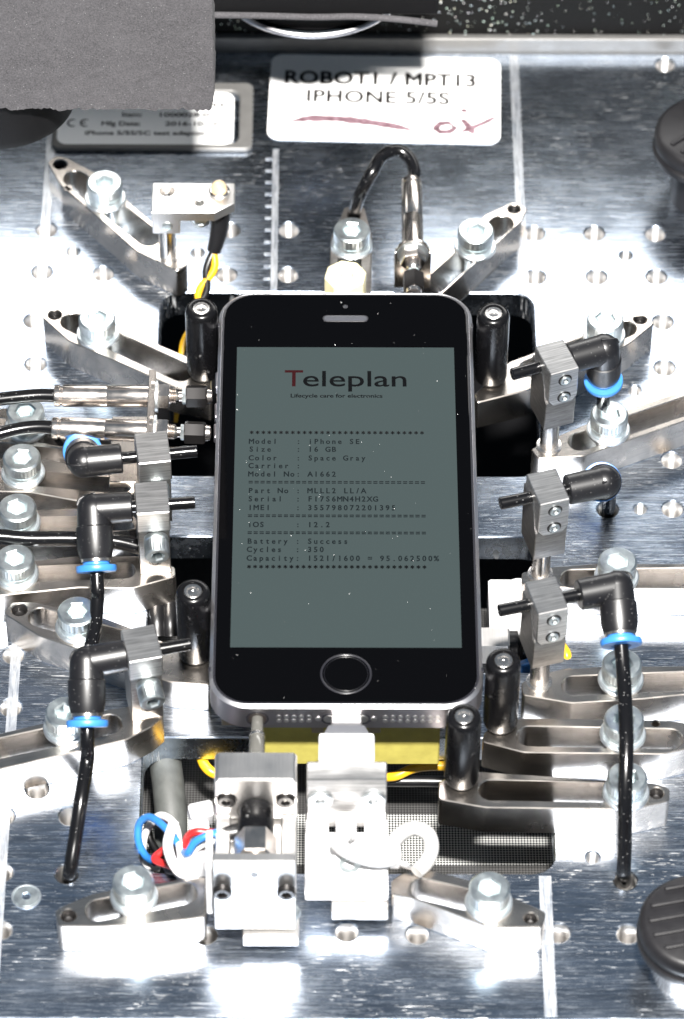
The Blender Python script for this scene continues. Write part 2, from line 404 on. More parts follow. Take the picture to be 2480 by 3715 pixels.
# ------------------------------------------------------------------ slotted arms
H = 9.0
def arm(label, outline, slots, small=(), group='slotted steel arms bolted to the plate', mat='arm_steel', pin=()):
    cx = sum(p[0] for p in outline) / len(outline); cy = sum(p[1] for p in outline) / len(outline)
    loc = (cx, cy, 0.05)
    a = slots[0]; ang = math.atan2(a[1][1] - a[0][1], a[1][0] - a[0][0])
    if abs(ang) > math.pi / 2: ang -= math.copysign(math.pi, ang)
    M_ = Matrix.Rotation(-ang, 2)
    def loc2(p): v = M_ @ Vector((p[0] - cx, p[1] - cy)); return (v.x, v.y)
    out = round_poly([loc2(p) for p in outline], .8)
    hs = [stadium(loc2(p), loc2(q), w) for p, q, w in slots] + [circle(loc2(p), r, 20) for p, r in small]
    t = thing('slotted_arm', label, 'clamp arm', loc, ang, group)
    obj('body', slab(out, hs, 0, H, .22), mat, t)
    for p, r in small:
        if r > 1.2:
            x, y = loc2(p); mm = MB(); mm.lathe([(r - .05, H - .4), (r - .45, H - .9), (r - .15, H - 1.3), (r - .5, H - 1.8), (r - .2, H - 2.4), (0, H - 3)], seg=18, cap=False)
            obj('set_hole', mm.mesh(), 'black_oxide', t, (x, y, 0))
    return t
arm('dark slotted arm at the upper left, lowest holder of the sensor bracket', [(-73.35, 123.63), (-71.20, 126.06), (-68.63, 125.34), (-61.20, 119.91), (-53.49, 110.71), (-46.68, 102.81), (-40.30, 94.13), (-37.75, 88.16), (-40.28, 86.06), (-50.38, 92.69), (-56.98, 100.70), (-69.54, 115.25)],
    [((-66.16, 117.77, 9.00), (-47.48, 97.46, 9.00), 5.6)], [((-70.08, 122.91, 9.00), 1.7), ((-67.69, 114.53, 9.00), .8)])
arm('slotted arm running under the upper left black post', [(-72.01, 70.55), (-70.18, 74.08), (-62.71, 72.14), (-37.42, 57.93), (-31.42, 54.12), (-31.23, 45.10), (-39.92, 47.67), (-50.86, 54.29), (-65.46, 62.74)],
    [((-64.68, 68.96, 9.00), (-38.50, 52.66, 9.00), 5.6)], [((-68.99, 71.29, 9.00), 1.6)])
arm('short slotted arm between the cream bumper and the black cable loop', [(-1.06, 104.41), (-0.03, 108.27), (4.60, 108.41), (6.60, 98.07), (6.14, 74.29), (-4.33, 74.26), (-3.32, 98.03)],
    [((1.67, 99.26, 9.00), (0.92, 84.28, 9.00), 5.4)], [((2.24, 105.34, 9.00), 1.6)], mat='arm_steel_cross')
arm('slotted arm slanting in from the upper right behind the phone', [(33.91, 105.46), (41.11, 110.26), (44.56, 107.94), (42.82, 102.93), (36.44, 95.77), (23.83, 79.64), (15.34, 72.87), (12.42, 74.32), (20.13, 85.54), (26.64, 94.53)],
    [((38.11, 102.43, 9.00), (19.61, 79.04, 9.00), 5.6)], [((41.25, 107.63, 9.00), 1.5)])
arm('slotted arm under the upper right black post', [(65.92, 71.00), (71.31, 71.82), (73.51, 69.03), (67.17, 62.21), (53.84, 52.80), (42.76, 47.10), (30.66, 43.02), (30.24, 45.94), (38.75, 56.39), (43.45, 58.69), (56.01, 65.86)],
    [((66.41, 67.29, 9.00), (43.64, 54.12, 9.00), 5.4)], [((70.17, 70.32, 9.00), 1.6)])
arm('slotted arm carrying the topmost clamp on the phone side with the camera', [(42.83, 28.43), (45.50, 30.64), (55.48, 36.19), (79.22, 47.23), (87.08, 50.87), (86.50, 41.42), (78.67, 37.38), (55.09, 26.41), (44.36, 25.50)],
    [((54.29, 30.89, 9.00), (85.41, 45.00, 9.00), 5.4)])
arm('slotted arm under the middle clamp right of the screen', [(39.60, -8.91), (43.58, -7.94), (46.77, -7.22), (55.99, -6.23), (76.20, -6.17), (83.54, -6.27), (83.05, -14.16), (75.76, -13.89), (64.17, -13.80), (48.44, -13.44), (42.79, -12.92), (39.50, -12.43)],
    [((50.91, -10.74, 9.00), (80.78, -10.03, 9.00), 5.2)])
arm('grainy slotted arm under the lowest clamp right of the screen', [(38.58, -40.76), (41.48, -38.81), (47.99, -36.84), (57.12, -36.13), (74.51, -35.88), (83.32, -35.85), (82.78, -44.42), (74.05, -44.05), (65.01, -45.29), (49.51, -46.54), (38.66, -44.25)],
    [((50.08, -41.60, 9.00), (80.79, -39.96, 9.00), 5.4)])
arm('long slotted arm carrying the rear one of the two lower right black posts', [(29.49, -57.25), (30.32, -54.16), (37.72, -50.70), (56.10, -50.84), (70.34, -51.28), (78.51, -52.69), (78.20, -57.82), (68.72, -60.59), (38.55, -60.20)],
    [((39.89, -55.65, 9.00), (70.44, -56.33, 9.00), 5.4)], [((67.48, -52.15, 9.00), .8)])
arm('long slotted arm carrying the front black post beside the plugs', [(19.98, -68.32), (24.29, -65.60), (29.49, -65.49), (55.75, -67.52), (66.45, -68.42), (69.59, -69.81), (69.34, -73.20), (61.29, -75.53), (30.00, -75.15), (19.90, -72.96)],
    [((31.22, -70.38, 9.00), (62.25, -70.99, 9.00), 5.4)], [((66.68, -71.12, 9.00), 1.5)])
arm('slotted arm at the bottom holding the white cable plug', [(12.13, -92.35), (17.05, -91.35), (26.27, -94.33), (34.50, -98.33), (41.96, -102.52), (40.93, -106.36), (30.32, -106.52), (14.23, -99.05), (9.54, -97.95), (9.57, -94.38)],
    [((16.25, -96.59, 9.00), (31.53, -101.22, 9.00), 5.4)], [((38.66, -104.08, 9.00), 1.4)])
arm('slotted arm at the bottom holding the audio plug', [(-60.90, -102.48), (-59.46, -101.25), (-53.30, -97.98), (-48.70, -96.74), (-34.47, -94.24), (-29.49, -93.49), (-29.26, -103.82), (-32.55, -104.43), (-41.11, -105.67), (-51.64, -106.42), (-59.89, -106.32)],
    [((-51.81, -102.25, 9.00), (-34.04, -97.93, 9.00), 5.4)], [((-57.97, -103.60, 9.00), 1.6)])
arm('slotted arm leaving the picture at lower left below the lowest clamp', [(-81.23, -57.13), (-74.94, -55.20), (-63.89, -51.78), (-52.13, -48.58), (-47.34, -47.62), (-43.13, -48.35), (-39.37, -50.19), (-42.32, -53.47), (-47.65, -57.03), (-74.39, -65.10), (-80.64, -66.92)],
    [((-51.33, -52.68, 9.00), (-79.42, -60.69, 9.00), 5.4)])
arm('slotted arm under the black post left of the home button', [(-76.01, -21.36), (-74.54, -18.04), (-69.44, -17.90), (-53.79, -22.45), (-47.78, -25.33), (-29.88, -35.01), (-29.74, -41.69), (-38.50, -40.89), (-49.05, -35.69), (-59.31, -31.51), (-67.80, -27.86)],
    [((-67.74, -22.40, 9.00), (-50.28, -28.74, 9.00), 5.4)], [((-72.61, -20.27, 9.00), 1.7)])
arm('slotted arm under the middle clamp left of the screen', [(-84.25, -7.24), (-69.39, -5.66), (-61.14, -4.40), (-46.50, -4.27), (-38.27, -7.53), (-38.02, -10.37), (-47.84, -13.96), (-59.41, -13.69), (-77.12, -16.13), (-83.66, -16.92)],
    [((-49.35, -8.66, 9.00), (-82.40, -10.50, 9.00), 5.2)])
arm('slotted arm passing beneath the horizontal black hose', [(-85.17, 8.02), (-70.14, 9.41), (-61.77, 10.11), (-52.28, 8.13), (-48.18, 5.91), (-47.10, 3.68), (-58.04, 1.21), (-84.64, -0.86)],
    [((-49.68, 5.68, 9.00), (-83.28, 4.46, 9.00), 5.2)])
arm('slotted arm under the topmost clamp left of the screen', [(-86.17, 24.54), (-76.05, 25.72), (-69.22, 25.06), (-55.49, 21.67), (-45.27, 19.88), (-45.17, 16.70), (-49.79, 13.53), (-60.85, 12.14), (-72.09, 14.81), (-85.61, 15.22)],
    [((-51.25, 16.68, 9.00), (-84.24, 20.67, 9.00), 5.2)])
arm('slotted arm half hidden under the two metal sensor barrels', [(-87.13, 40.44), (-78.24, 41.18), (-66.33, 36.31), (-49.06, 31.96), (-45.56, 29.19), (-45.46, 25.97), (-50.53, 25.04), (-65.97, 28.44), (-79.70, 30.24), (-86.54, 30.68)],
    [((-52.36, 28.71, 9.00), (-85.18, 36.48, 9.00), 5.2)])

# ------------------------------------------------------------------ zinc socket-head screws with washers
HEX = lambda r, ph=.3: [(r * math.cos(ph + math.pi / 3 * k), r * math.sin(ph + math.pi / 3 * k)) for k in range(6)]
def knurl(r, n=72, d=.05): return [((r + (d if k % 2 else -d)) * math.cos(2 * math.pi * k / n), (r + (d if k % 2 else -d)) * math.sin(2 * math.pi * k / n)) for k in range(n)]
def screw_proto(name, r=4.3, h=5.0, washer=True, shank=9):
    t = bpy.data.objects.new(name, None); COL.objects.link(t); t.empty_display_size = .004
    z = 1.0 if washer else 0
    if washer:
        m = MB(); m.lathe([(2.7, 0.02), (4.9, .02), (5.05, .2), (5.05, .8), (4.8, 1.0), (2.7, 1.0)], seg=40, cap=False); obj('washer', m.mesh(), 'zinc_washer', t)
    hd = obj('head', slab(knurl(r), [HEX(r * .5)], z + 1.6, z + h, .38, 28), 'zinc', t)
    m = MB(); m.lathe([(r * .58, 0), (r, .05), (r, 1.65), (0, 1.68)], (0, 0, z), seg=36, cap=False); obj('head_base', m.mesh(), 'zinc', t)
    m = MB(); m.cyl((0, 0, -shank), (0, 0, z + 1), 2.45, seg=20); obj('shank', m.mesh(), 'zinc', t)
    return t
sp = screw_proto('socket_screw'); first = [True]
SG = 'zinc socket screws fixing the slotted arms'
def put_screw(p, label, rz):
    t = sp if first[0] else copy_tree(sp); first[0] = False
    t.location = Vector((p[0], p[1], H + .06)) * U; t.rotation_euler = (0, 0, rz); tag(t, label, 'screw', SG)
ZT = 15
for p, lb in (
    ((-58.46, 110.45, 15.00), 'zinc socket screw with dark recess in the arm below the grey foam'),
    ((-58.48, 64.62, 15.00), 'zinc socket screw in the arm leading to the upper left black post'),
    ((1.62, 94.38, 15.00), 'zinc socket screw directly behind the cream bumper'),
    ((31.47, 94.20, 15.00), 'zinc socket screw in the slanted arm right of the upright sensor barrel'),
    ((61.31, 64.70, 15.00), 'topmost of six zinc screws right of the screen, behind a black elbow'),
    ((60.95, 34.21, 15.00), 'second zinc screw from the top right of the screen, below a blue ring'),
    ((60.77, -10.67, 15.00), 'third zinc screw from the top right of the screen, above a black elbow'),
    ((60.39, -40.14, 15.00), 'fourth zinc screw from the top right of the screen, just below the blue ring'),
    ((60.12, -55.50, 15.00), 'fifth zinc screw from the top right of the screen, half behind the hose'),
    ((60.04, -71.43, 15.00), 'lowest zinc screw crossed by the black hose right of the phone'),
    ((29.92, -100.48, 15.00), 'zinc socket screw in the bottom arm right of the white cable'),
    ((-44.42, -99.06, 15.00), 'zinc socket screw in the bottom arm left of the coloured wires'),
    ((-60.62, -54.01, 15.00), 'zinc socket screw tucked behind the lower left black elbow'),
    ((-59.29, -25.48, 15.00), 'zinc socket screw left of the hose between two black elbows'),
    ((-73.80, -10.18, 15.00), 'lowest of the zinc screws in the column at the far left edge'),
    ((-74.10, 5.00, 15.00), 'zinc screw at the far left edge just above the horizontal black hose'),
    ((-73.90, 20.29, 15.00), 'zinc screw at the far left edge left of the topmost black elbow'),
    ((-73.80, 34.69, 15.00), 'zinc screw half hidden behind two black sensor cables')):
    put_screw(p, lb, random.uniform(0, 1))

# flush countersunk screw in the plate
p = (-67.87, -92.31, 0.00)
t = thing('countersunk_screw', 'flush countersunk screw on the bright line at lower left', 'screw', (p[0], p[1], .06))
obj('rim', slab(circle((0, 0), 3.2, 36), [circle((0, 0), 2.75, 30)], 0, .22, .08), 'zinc_washer', t)
obj('head', slab(circle((0, 0), 2.72, 30), [HEX(1.05)], 0, .3, .08), 'zinc', t)

# ------------------------------------------------------------------ black bumper posts
def post_proto():
    t = bpy.data.objects.new('bumper_post', None); COL.objects.link(t); t.empty_display_size = .004
    m = MB(); m.lathe([(0, 0), (2.2, 0), (3.1, .35), (3.65, 1.1), (3.78, 2.0), (3.78, 20.6), (3.62, 21.6), (3.25, 22.2), (2.5, 22.45), (2.2, 22.4), (2.15, 21.7), (0, 21.65)], seg=48, cap=False)
    obj('sleeve', m.mesh(40), 'black_acetal', t)
    m = MB(); m.lathe([(0, 21.7), (.35, 22.1), (.5, 22.1), (1.2, 22.0), (1.3, 22.15), (1.9, 22.2), (2.1, 22.05), (2.12, 21.66)], seg=32, cap=False)
    obj('pin', m.mesh(), 'steel_pin', t); return t
bp = post_proto()
for k, (p, lb) in enumerate((
    ((-33.25, 52.01, 31.00), 'scuffed black post at the top left corner of the phone'),
    ((34.08, 50.65, 31.00), 'scuffed black post at the top right corner of the phone'),
    ((-33.14, -33.41, 31.00), 'black post beside the left edge of the phone, level with the home button'),
    ((33.61, -52.58, 31.00), 'black post beside the lower right edge of the phone, rear one of two'),
    ((24.84, -67.85, 31.00), 'black post in front of the phone at its bottom right corner'))):
    t = bp if k == 0 else copy_tree(bp)
    t.location = Vector((p[0], p[1], H + .05)) * U; t.rotation_euler = (0, 0, k * 1.3)
    tag(t, lb, 'bumper post', 'black bumper posts around the phone')

# ------------------------------------------------------------------ smartphone
PZ = 26.8
ph = thing('smartphone', 'dark grey smartphone showing a test report on its screen', 'phone', (0, 0, PZ - 7.6))
W2, L2, CR_ = 29.3, 61.9, 8.6
def ring(inset, n=14):
    return rrect(-W2 + inset, W2 - inset, -L2 + inset, L2 - inset, CR_ - inset, n)
def loft(levels, cap0=False, cap1=False):
    bm = bmesh.new(); rs = [[bm.verts.new((x, y, z)) for x, y in ring(i)] for i, z in levels]
    for a, b in zip(rs, rs[1:]):
        m_ = len(a)
        for k in range(m_): bm.faces.new((a[k], a[(k + 1) % m_], b[(k + 1) % m_], b[k]))
    if cap0: bm.faces.new(list(reversed(rs[0])))
    if cap1: bm.faces.new(rs[-1])
    return finish(bm, 12)
body = obj('housing', loft([(.5, 0), (0, .45), (0, 6.86)], cap0=True), 'phone_anodised', ph)
obj('chamfer', loft([(0, 6.86), (.05, 6.95), (.72, 7.54), (.78, 7.5)]), 'phone_chamfer', ph)
obj('gasket', loft([(.78, 7.3), (.80, 7.54), (1.25, 7.56), (1.3, 7.4)]), 'phone_gasket', ph)
obj('front_glass', loft([(1.26, 7.3), (1.28, 7.55), (1.4, 7.6)], cap1=True), 'phone_glass', ph)
for s in (-1, 1):
    for y in (51.3, -51.3):
        m = MB(); m.box((s * 29.24, y, 3.7), (.5, 1.2, 7.0), .05); obj('antenna_line', m.mesh(), 'phone_gasket', ph)
for y, l in ((36, 5.0), (26.5, 4.4), (20.3, 4.4)):
    m = MB(); m.box((-29.4, y, 3.9), (.9, l, 2.4), .3); obj('side_button', m.mesh(), 'phone_anodised', ph)
gz = 7.6
# earpiece, camera, home button
m = MB(); m.box((0, 53.0, gz), (9.9, 1.75, .16), .07); e = obj('earpiece', m.mesh(), 'phone_mesh', ph)
obj('earpiece_rim', slab(stadium((-4.3, 53.0), (4.3, 53.0), 2.0), [stadium((-4.2, 53.0), (4.2, 53.0), 1.5)], gz - .02, gz + .10, .04), 'phone_gasket', ph)
m = MB(); m.lathe([(.6, 0), (.6, .02), (.45, .03), (.4, .01), (0, .02)], (0, 56.9, gz), seg=24); obj('front_camera', m.mesh(), 'phone_gasket', ph)
m = MB(); m.lathe([(.22, 0), (.2, .05), (0, .08)], (0, 56.9, gz), seg=16); obj('camera_lens', m.mesh(), 'lens_glass', ph)
m = MB(); m.lathe([(5.55, 0), (5.5, .10), (5.3, .13), (5.1, .06), (5.05, -.05)], (0, -52.9, gz), seg=72, cap=False); obj('home_button_ring', m.mesh(60), 'phone_gasket', ph)
m = MB(); m.lathe([(5.1, 0.0), (4.85, .03), (4.6, -.0), (0, .01)], (0, -52.9, gz), seg=72); obj('home_button', m.mesh(60), 'phone_glass', ph)
m = MB(); m.lathe([(4.72, .02), (4.68, .05), (4.64, .02)], (0, -52.9, gz), seg=72, cap=False); obj('home_button_edge', m.mesh(60), 'phone_gasket', ph)
# display and its writing
m = MB(); m.box((0, (43.8 - 45.6) / 2, gz + .006), (49.85, 89.35, .012), 0); dis = obj('display', m.mesh(), 'display', ph)
sz = gz + .016
lx = -14.0
obj('logo_lettering', text_mesh('T', 4.2, 5.1, .008), 'screen_red', dis, (-13.9, 31.5, sz))
obj('logo_lettering', text_mesh('eleplan', 23.6, 4.9, .006), 'screen_black', dis, (-9.7, 31.5, sz))
obj('tagline', text_mesh('Lifecycle care for electronics', 20.9, 1.15, .02), 'screen_black', dis, (-12.5, 28.0, sz))
LN = ['*' * 30, 'Model   : iPhone SE', 'Size    : 16 GB', 'Color   : Space Gray', 'Carrier :', 'Model No: A1662', '=' * 30, 'Part No : MLLL2 LL/A',
      'Serial  : F17S6MN4H2XG', 'IMEI    : 355798072201395', '=' * 30, 'iOS     : 12.2', '-' * 30, 'Battery : Success', 'Cycles  : 350', 'Capacity: 1521/1600 = 95.062500%', '*' * 30]
YS = [17.31, 14.51, 12.12, 9.48, 7.11, 4.61, 2.13, -.35, -2.81, -5.4, -7.85, -10.41, -12.84, -15.27, -17.68, -20.21, -22.6]
for ln, y in zip(LN, YS):
    w = ln.replace('-', '=') if ln[0] == '-' else ln
    star = ln[0] == '*'
    obj('report_line', mono_mesh(w, 1.325, 1.75 if not star else 1.9, 2.15), 'screen_text' if not star else 'screen_black', dis, (-21.2, y - (.75 if not star else 1.2), sz))
# bottom edge: jack, screws, port, speaker and microphone holes
yb = -61.9
def edge_disc(name, x, z, r, mat, h=.12, w=None):
    if w: me = slab(stadium((-w / 2, 0), (w / 2, 0), 2 * r), [], 0, h, .04)
    else: me = slab(circle((0, 0), r, 24), [], 0, h, .04)
    return obj(name, me, mat, ph, (x, yb + .02, z), (R(90), 0, 0))
edge_disc('audio_jack', -18.9, 3.5, 2.45, 'phone_gasket', .10); edge_disc('jack_bore', -18.9, 3.5, 1.95, 'port_dark', .16)
edge_disc('charging_port', 0, 3.5, 1.65, 'phone_gasket', .10, 7.6); edge_disc('port_opening', 0, 3.5, 1.2, 'port_metal', .17, 7.2)
for x in (-5.9, 5.9): edge_disc('pentalobe_screw', x, 3.5, .68, 'port_metal', .2)
for row in (2.75, 4.15):
    for k in range(5): edge_disc('microphone_hole', -14.3 + 1.6 * k, row, .56, 'port_metal', .09)
    for k in range(8): edge_disc('speaker_hole', 8.4 + 1.6 * k, row, .56, 'port_metal', .09)
# dust on the glass
vs, fs = [], []
for k in range(80):
    x, y = random.uniform(-28, 28), random.uniform(-60, 60); s = random.choice((.03, .035, .04, .05, .075)); a = random.uniform(0, 6); e2 = random.choice((1, 1, 1, 2.6))
    b = len(vs); u = (math.cos(a) * s * e2, math.sin(a) * s * e2); w = (-math.sin(a) * s, math.cos(a) * s)
    vs += [(x - u[0], y - u[1], gz + .03), (x + w[0], y + w[1], gz + .06), (x + u[0], y + u[1], gz + .03), (x - w[0], y - w[1], gz + .03)]; fs.append((b, b + 3, b + 2, b + 1))
me = bpy.data.meshes.new('d'); me.from_pydata(vs, [], fs); me.transform(Matrix.Scale(U, 4)); o = obj('dust_specks', me, 'dust', ph); o['kind'] = 'stuff'

# yellow rest and its film under the phone
t = thing('phone_rest', 'yellow plastic block under the bottom end of the phone', 'block', (1.1, -47.5, -4))
m = MB(); m.box((0, 0, 12.55), (38.8, 15.0, 21.2), .3); obj('block', m.mesh(), 'yellow_block', t)
m = MB(); m.box((-23.6, -4.2, 20), (8.6, 9, 6), .2); obj('film', m.mesh(), 'beige_film', t)
for x in (-7.2, 5.2):
    m = MB(); m.box((x, -7.6, 15.4), (2.6, .5, 4.2), .2); obj('clip', m.mesh(), 'beige_film', t)

# ------------------------------------------------------------------ clamps, elbow fittings and air hoses
def clamp_tall(c, yaw, label):
    t = thing('nozzle_clamp', label, 'clamp', (c[0], c[1], H + .05), yaw, 'nozzle clamps beside the phone')
    m = MB(); m.cyl((0, .4, 0), (0, .4, 12), 2.15, seg=28); m.lathe([(2.9, 0), (2.9, .25), (2.2, .4)], (0, .4, 0), seg=28); obj('post', m.mesh(), 'steel_pin', t)
    rot = Matrix.Rotation(R(90), 4, 'X')
    m = MB(); m.prism([(4.6, 11), (4.6, 27.5), (-1.5, 27.5), (-3.9, 20.8), (-4.7, 20.2), (-4.2, 11)], -3.65, 3.65, Matrix(((0, 0, 1, 0), (1, 0, 0, 0), (0, 1, 0, 0), (0, 0, 0, 1))), .2); obj('column', m.mesh(), 'column_steel', t)
    m = MB(); m.prism([(-3.45, 31), (3.45, 31), (3.45, 22.0), (2.2, 20.2), (-2.2, 20.2), (-3.45, 22.0)], -3.9, 5.6, rot, .22)
    hd = obj('holder', m.mesh(), 'block_steel', t)
    for z in (28.0, 22.5):
        s = obj('set_screw', slab(circle((0, 0), 1.25, 22), [HEX(.62)], 0, .5, .12), 'zinc', t, (.2, -5.58, z), (R(90), 0, 0))
        m = MB(); m.lathe([(1.65, 0), (1.62, .08), (1.3, .1)], seg=24); obj('screw_recess', m.mesh(), 'black_oxide', s)
    return t
def clamp_low(c, yaw, label):
    t = thing('nozzle_clamp', label, 'clamp', (c[0], c[1], H + .05), yaw, 'nozzle clamps beside the phone')
    sw = Matrix(((0, 0, 1, 0), (1, 0, 0, 0), (0, 1, 0, 0), (0, 0, 0, 1)))
    m = MB(); m.prism([(3.6, 0), (4.1, 16), (-3.2, 16), (-4.2, 12), (-3.6, 0)], -3.5, 3.5, sw, .2); obj('column', m.mesh(), 'column_steel', t)
    m = MB(); m.box((0, 0, 18.6), (7.4, 9.4, 6.4), .22); obj('holder', m.mesh(), 'block_steel', t)
    # clamp screw on the front, tipped down a little
    s = obj('clamp_screw', slab(knurl(2.75, 60, .03), [HEX(1.35)], 1.4, 5.2, .3, 28), 'zinc', t, (.4, -3.6, 12.2), (R(96), 0, 0))
    m = MB(); m.cyl((0, 0, 0), (0, 0, 1.5), 2.75, seg=30); obj('screw_base', m.mesh(), 'zinc', s)
    m = MB(); m.lathe([(1.45, 0), (1.4, .1), (.9, .1), (.8, -.3)], seg=20, cap=False); obj('pin_hole', m.mesh(), 'black_oxide', t, (0, -3.85, 4.2), (R(94), 0, 0))
    return t
def fitting(tip, bend, out, label, leg=12.0):
    tip, bend = Vector(tip), Vector(bend); d = (bend - tip).normalized(); out = Vector(out).normalized()
    t = thing('elbow_fitting', label, 'pipe fitting', tuple(tip), 0, 'black elbow fittings on the air nozzles')
    B = bend - tip; face = B - d * 8.6
    m = MB(); m.lathe([(.7, .6), (.75, 0), (1.2, 0), (1.4, .2), (1.4, face.length + 1)], (0, 0, 0), d, 22, cap=False); obj('nozzle', m.mesh(), 'black_hose', t)
    m = MB(); m.cyl(face, B, 3.35, 3.5, seg=36, bev=.3); m.ball(B, 3.6, 28, 18)
    m.lathe([(3.6, 0), (3.75, leg * .28), (4.05, leg * .30), (4.05, leg * .66), (3.55, leg * .84), (3.3, leg * .845)], B, out, 36)
    side = d.cross(out).normalized()
    m.tube([B - out * 1.2 + d * 3.55, B + d * 2.7 - out * 2.7, B - out * 3.6 - d * .6], .32, 8, 4)
    obj('elbow', m.mesh(38), 'black_nylon', t)
    m = MB(); m.cyl(B + out * leg * .80, B + out * leg * .90, 3.35, seg=30, bev=.1); obj('metal_ring', m.mesh(), 'nickel', t)
    m = MB(); m.lathe([(2.9, leg * .86), (2.95, leg * .94), (4.4, leg * .96), (4.5, leg * .98), (4.5, leg * 1.04), (4.3, leg * 1.07), (2.2, leg * 1.08), (1.75, leg * 1.04), (1.6, leg * .9)], B, out, 40, cap=False)
    obj('release_ring', m.mesh(), 'blue_plastic', t)
    return bend + out * leg * .92, out
def hose(pts, label, r=1.55):
    base_p = min(pts, key=lambda q: q[2])
    m = MB(); m.tube([sub(q, base_p) for q in pts], r, 18, 10)
    return tag(obj('air_hose', m.mesh(60), 'black_hose', None, base_p), label, 'hose', 'black air hoses')
ZR, ZL = 36.4, 28.0
def at_z(p, z): return (p[0], p[1], z)
# right side
q = [((37.4, 26.3), (58.5, 34.2), (.05, .12, -1), 'topmost black elbow right of the screen, pointing down with a blue ring', 'steel nozzle clamp nearest the upper right black post', (47.2, 29.2), 20),
     ((33.7, -12.6), (56.8, -6.2), (.02, .67, -.74), 'scratched black elbow right of the screen, turned away from the viewer', 'steel nozzle clamp standing over the bridge right of the screen', (43.9, -9.9), 16.5),
     ((32.6, -43.2), (58.2, -36.6), (.06, -.90, -.45), 'black elbow right of the screen with a full blue ring and long hose', 'steel nozzle clamp above the rear lower right black post', (42.6, -41.0), 15.5)]
ends = []
for tip, bend, out, la, lc, c, yaw in q:
    clamp_tall(c, R(yaw), lc); ends.append(fitting((*tip, ZR), (*bend, ZR), out, la))
e0, o0 = ends[0]; hose([tuple(e0), tuple(e0 + o0 * 10), (59.8, 41, 4.0), (59.9, 41.3, .6)], 'short black hose dropping behind the second screw right of the screen')
e0, o0 = ends[1]; hose([tuple(e0), tuple(e0 + o0 * 8), (60.4, 15.5, 8), (60.7, 18.1, -6)], 'short black hose entering the plate beside the scratched elbow')
e0, o0 = ends[2]; hose([tuple(e0), tuple(e0 + o0 * 7), (59.43, -58.00, 27.00), (59.37, -69.49, 25.00), (59.03, -78.65, 19.00), (59.22, -84.32, 9.00), (59.31, -86.87, 2.00), (60.29, -83.74, -6.00)], 'long black hose running down the right side into the plate')
# left side
q = [((-33.3, 10.4), (-58.6, 7.0), (-.08, .80, -.60), 'topmost black elbow left of the screen, blue ring turned away', 'steel clamp block just below the two sensor barrels', (-43.2, 9.0), 8),
     ((-33.4, -5.0), (-55.9, -7.2), (.06, -.80, -.60), 'middle black elbow left of the screen with blue ring, crossing the horizontal hose', 'steel clamp block with front screw, middle one left of the screen', (-42.9, -6.0), 5.5),
     ((-33.4, -45.6), (-55.6, -50.8), (.02, -.80, -.60), 'lowest black elbow at left with blue ring and long hose', 'steel clamp block with front screw beside the lower left post', (-43.8, -47.8), 13)]
ends = []
for tip, bend, out, la, lc, c, yaw in q:
    clamp_low(c, R(yaw), lc); ends.append(fitting((*tip, ZL), (*bend, ZL), out, la, 13.0))
e0, o0 = ends[0]; hose([tuple(e0), tuple(e0 + o0 * 6), (-62, 26, 9.5), (-66, 34, 6)], 'short black hose under the sensor barrels')
e0, o0 = ends[1]; hose([tuple(e0), tuple(e0 + o0 * 6), (-54.90, -22.27, 15.50), (-55.31, -29.01, 13.40), (-56.37, -36.03, 12.20), (-57.47, -42.40, 10.80)], 'black hose running from the middle left elbow down behind the lowest')
e0, o0 = ends[2]; hose([tuple(e0), tuple(e0 + o0 * 5), (-55.45, -66.54, 13.50), (-56.52, -74.93, 11.00), (-57.65, -81.28, 6.00), (-58.82, -86.79, 1.00), (-59.35, -83.75, -6.00)], 'long black hose at lower left ending in a tapped hole')
hose([(-82.63, -4.65, 16.00), (-77.39, -4.29, 15.50), (-70.79, -4.49, 15.00), (-61.57, -4.03, 14.50), (-52.34, -3.79, 13.50), (-46.07, -4.31, 12.00)], 'horizontal black hose crossing from the left edge under an elbow', 1.75)

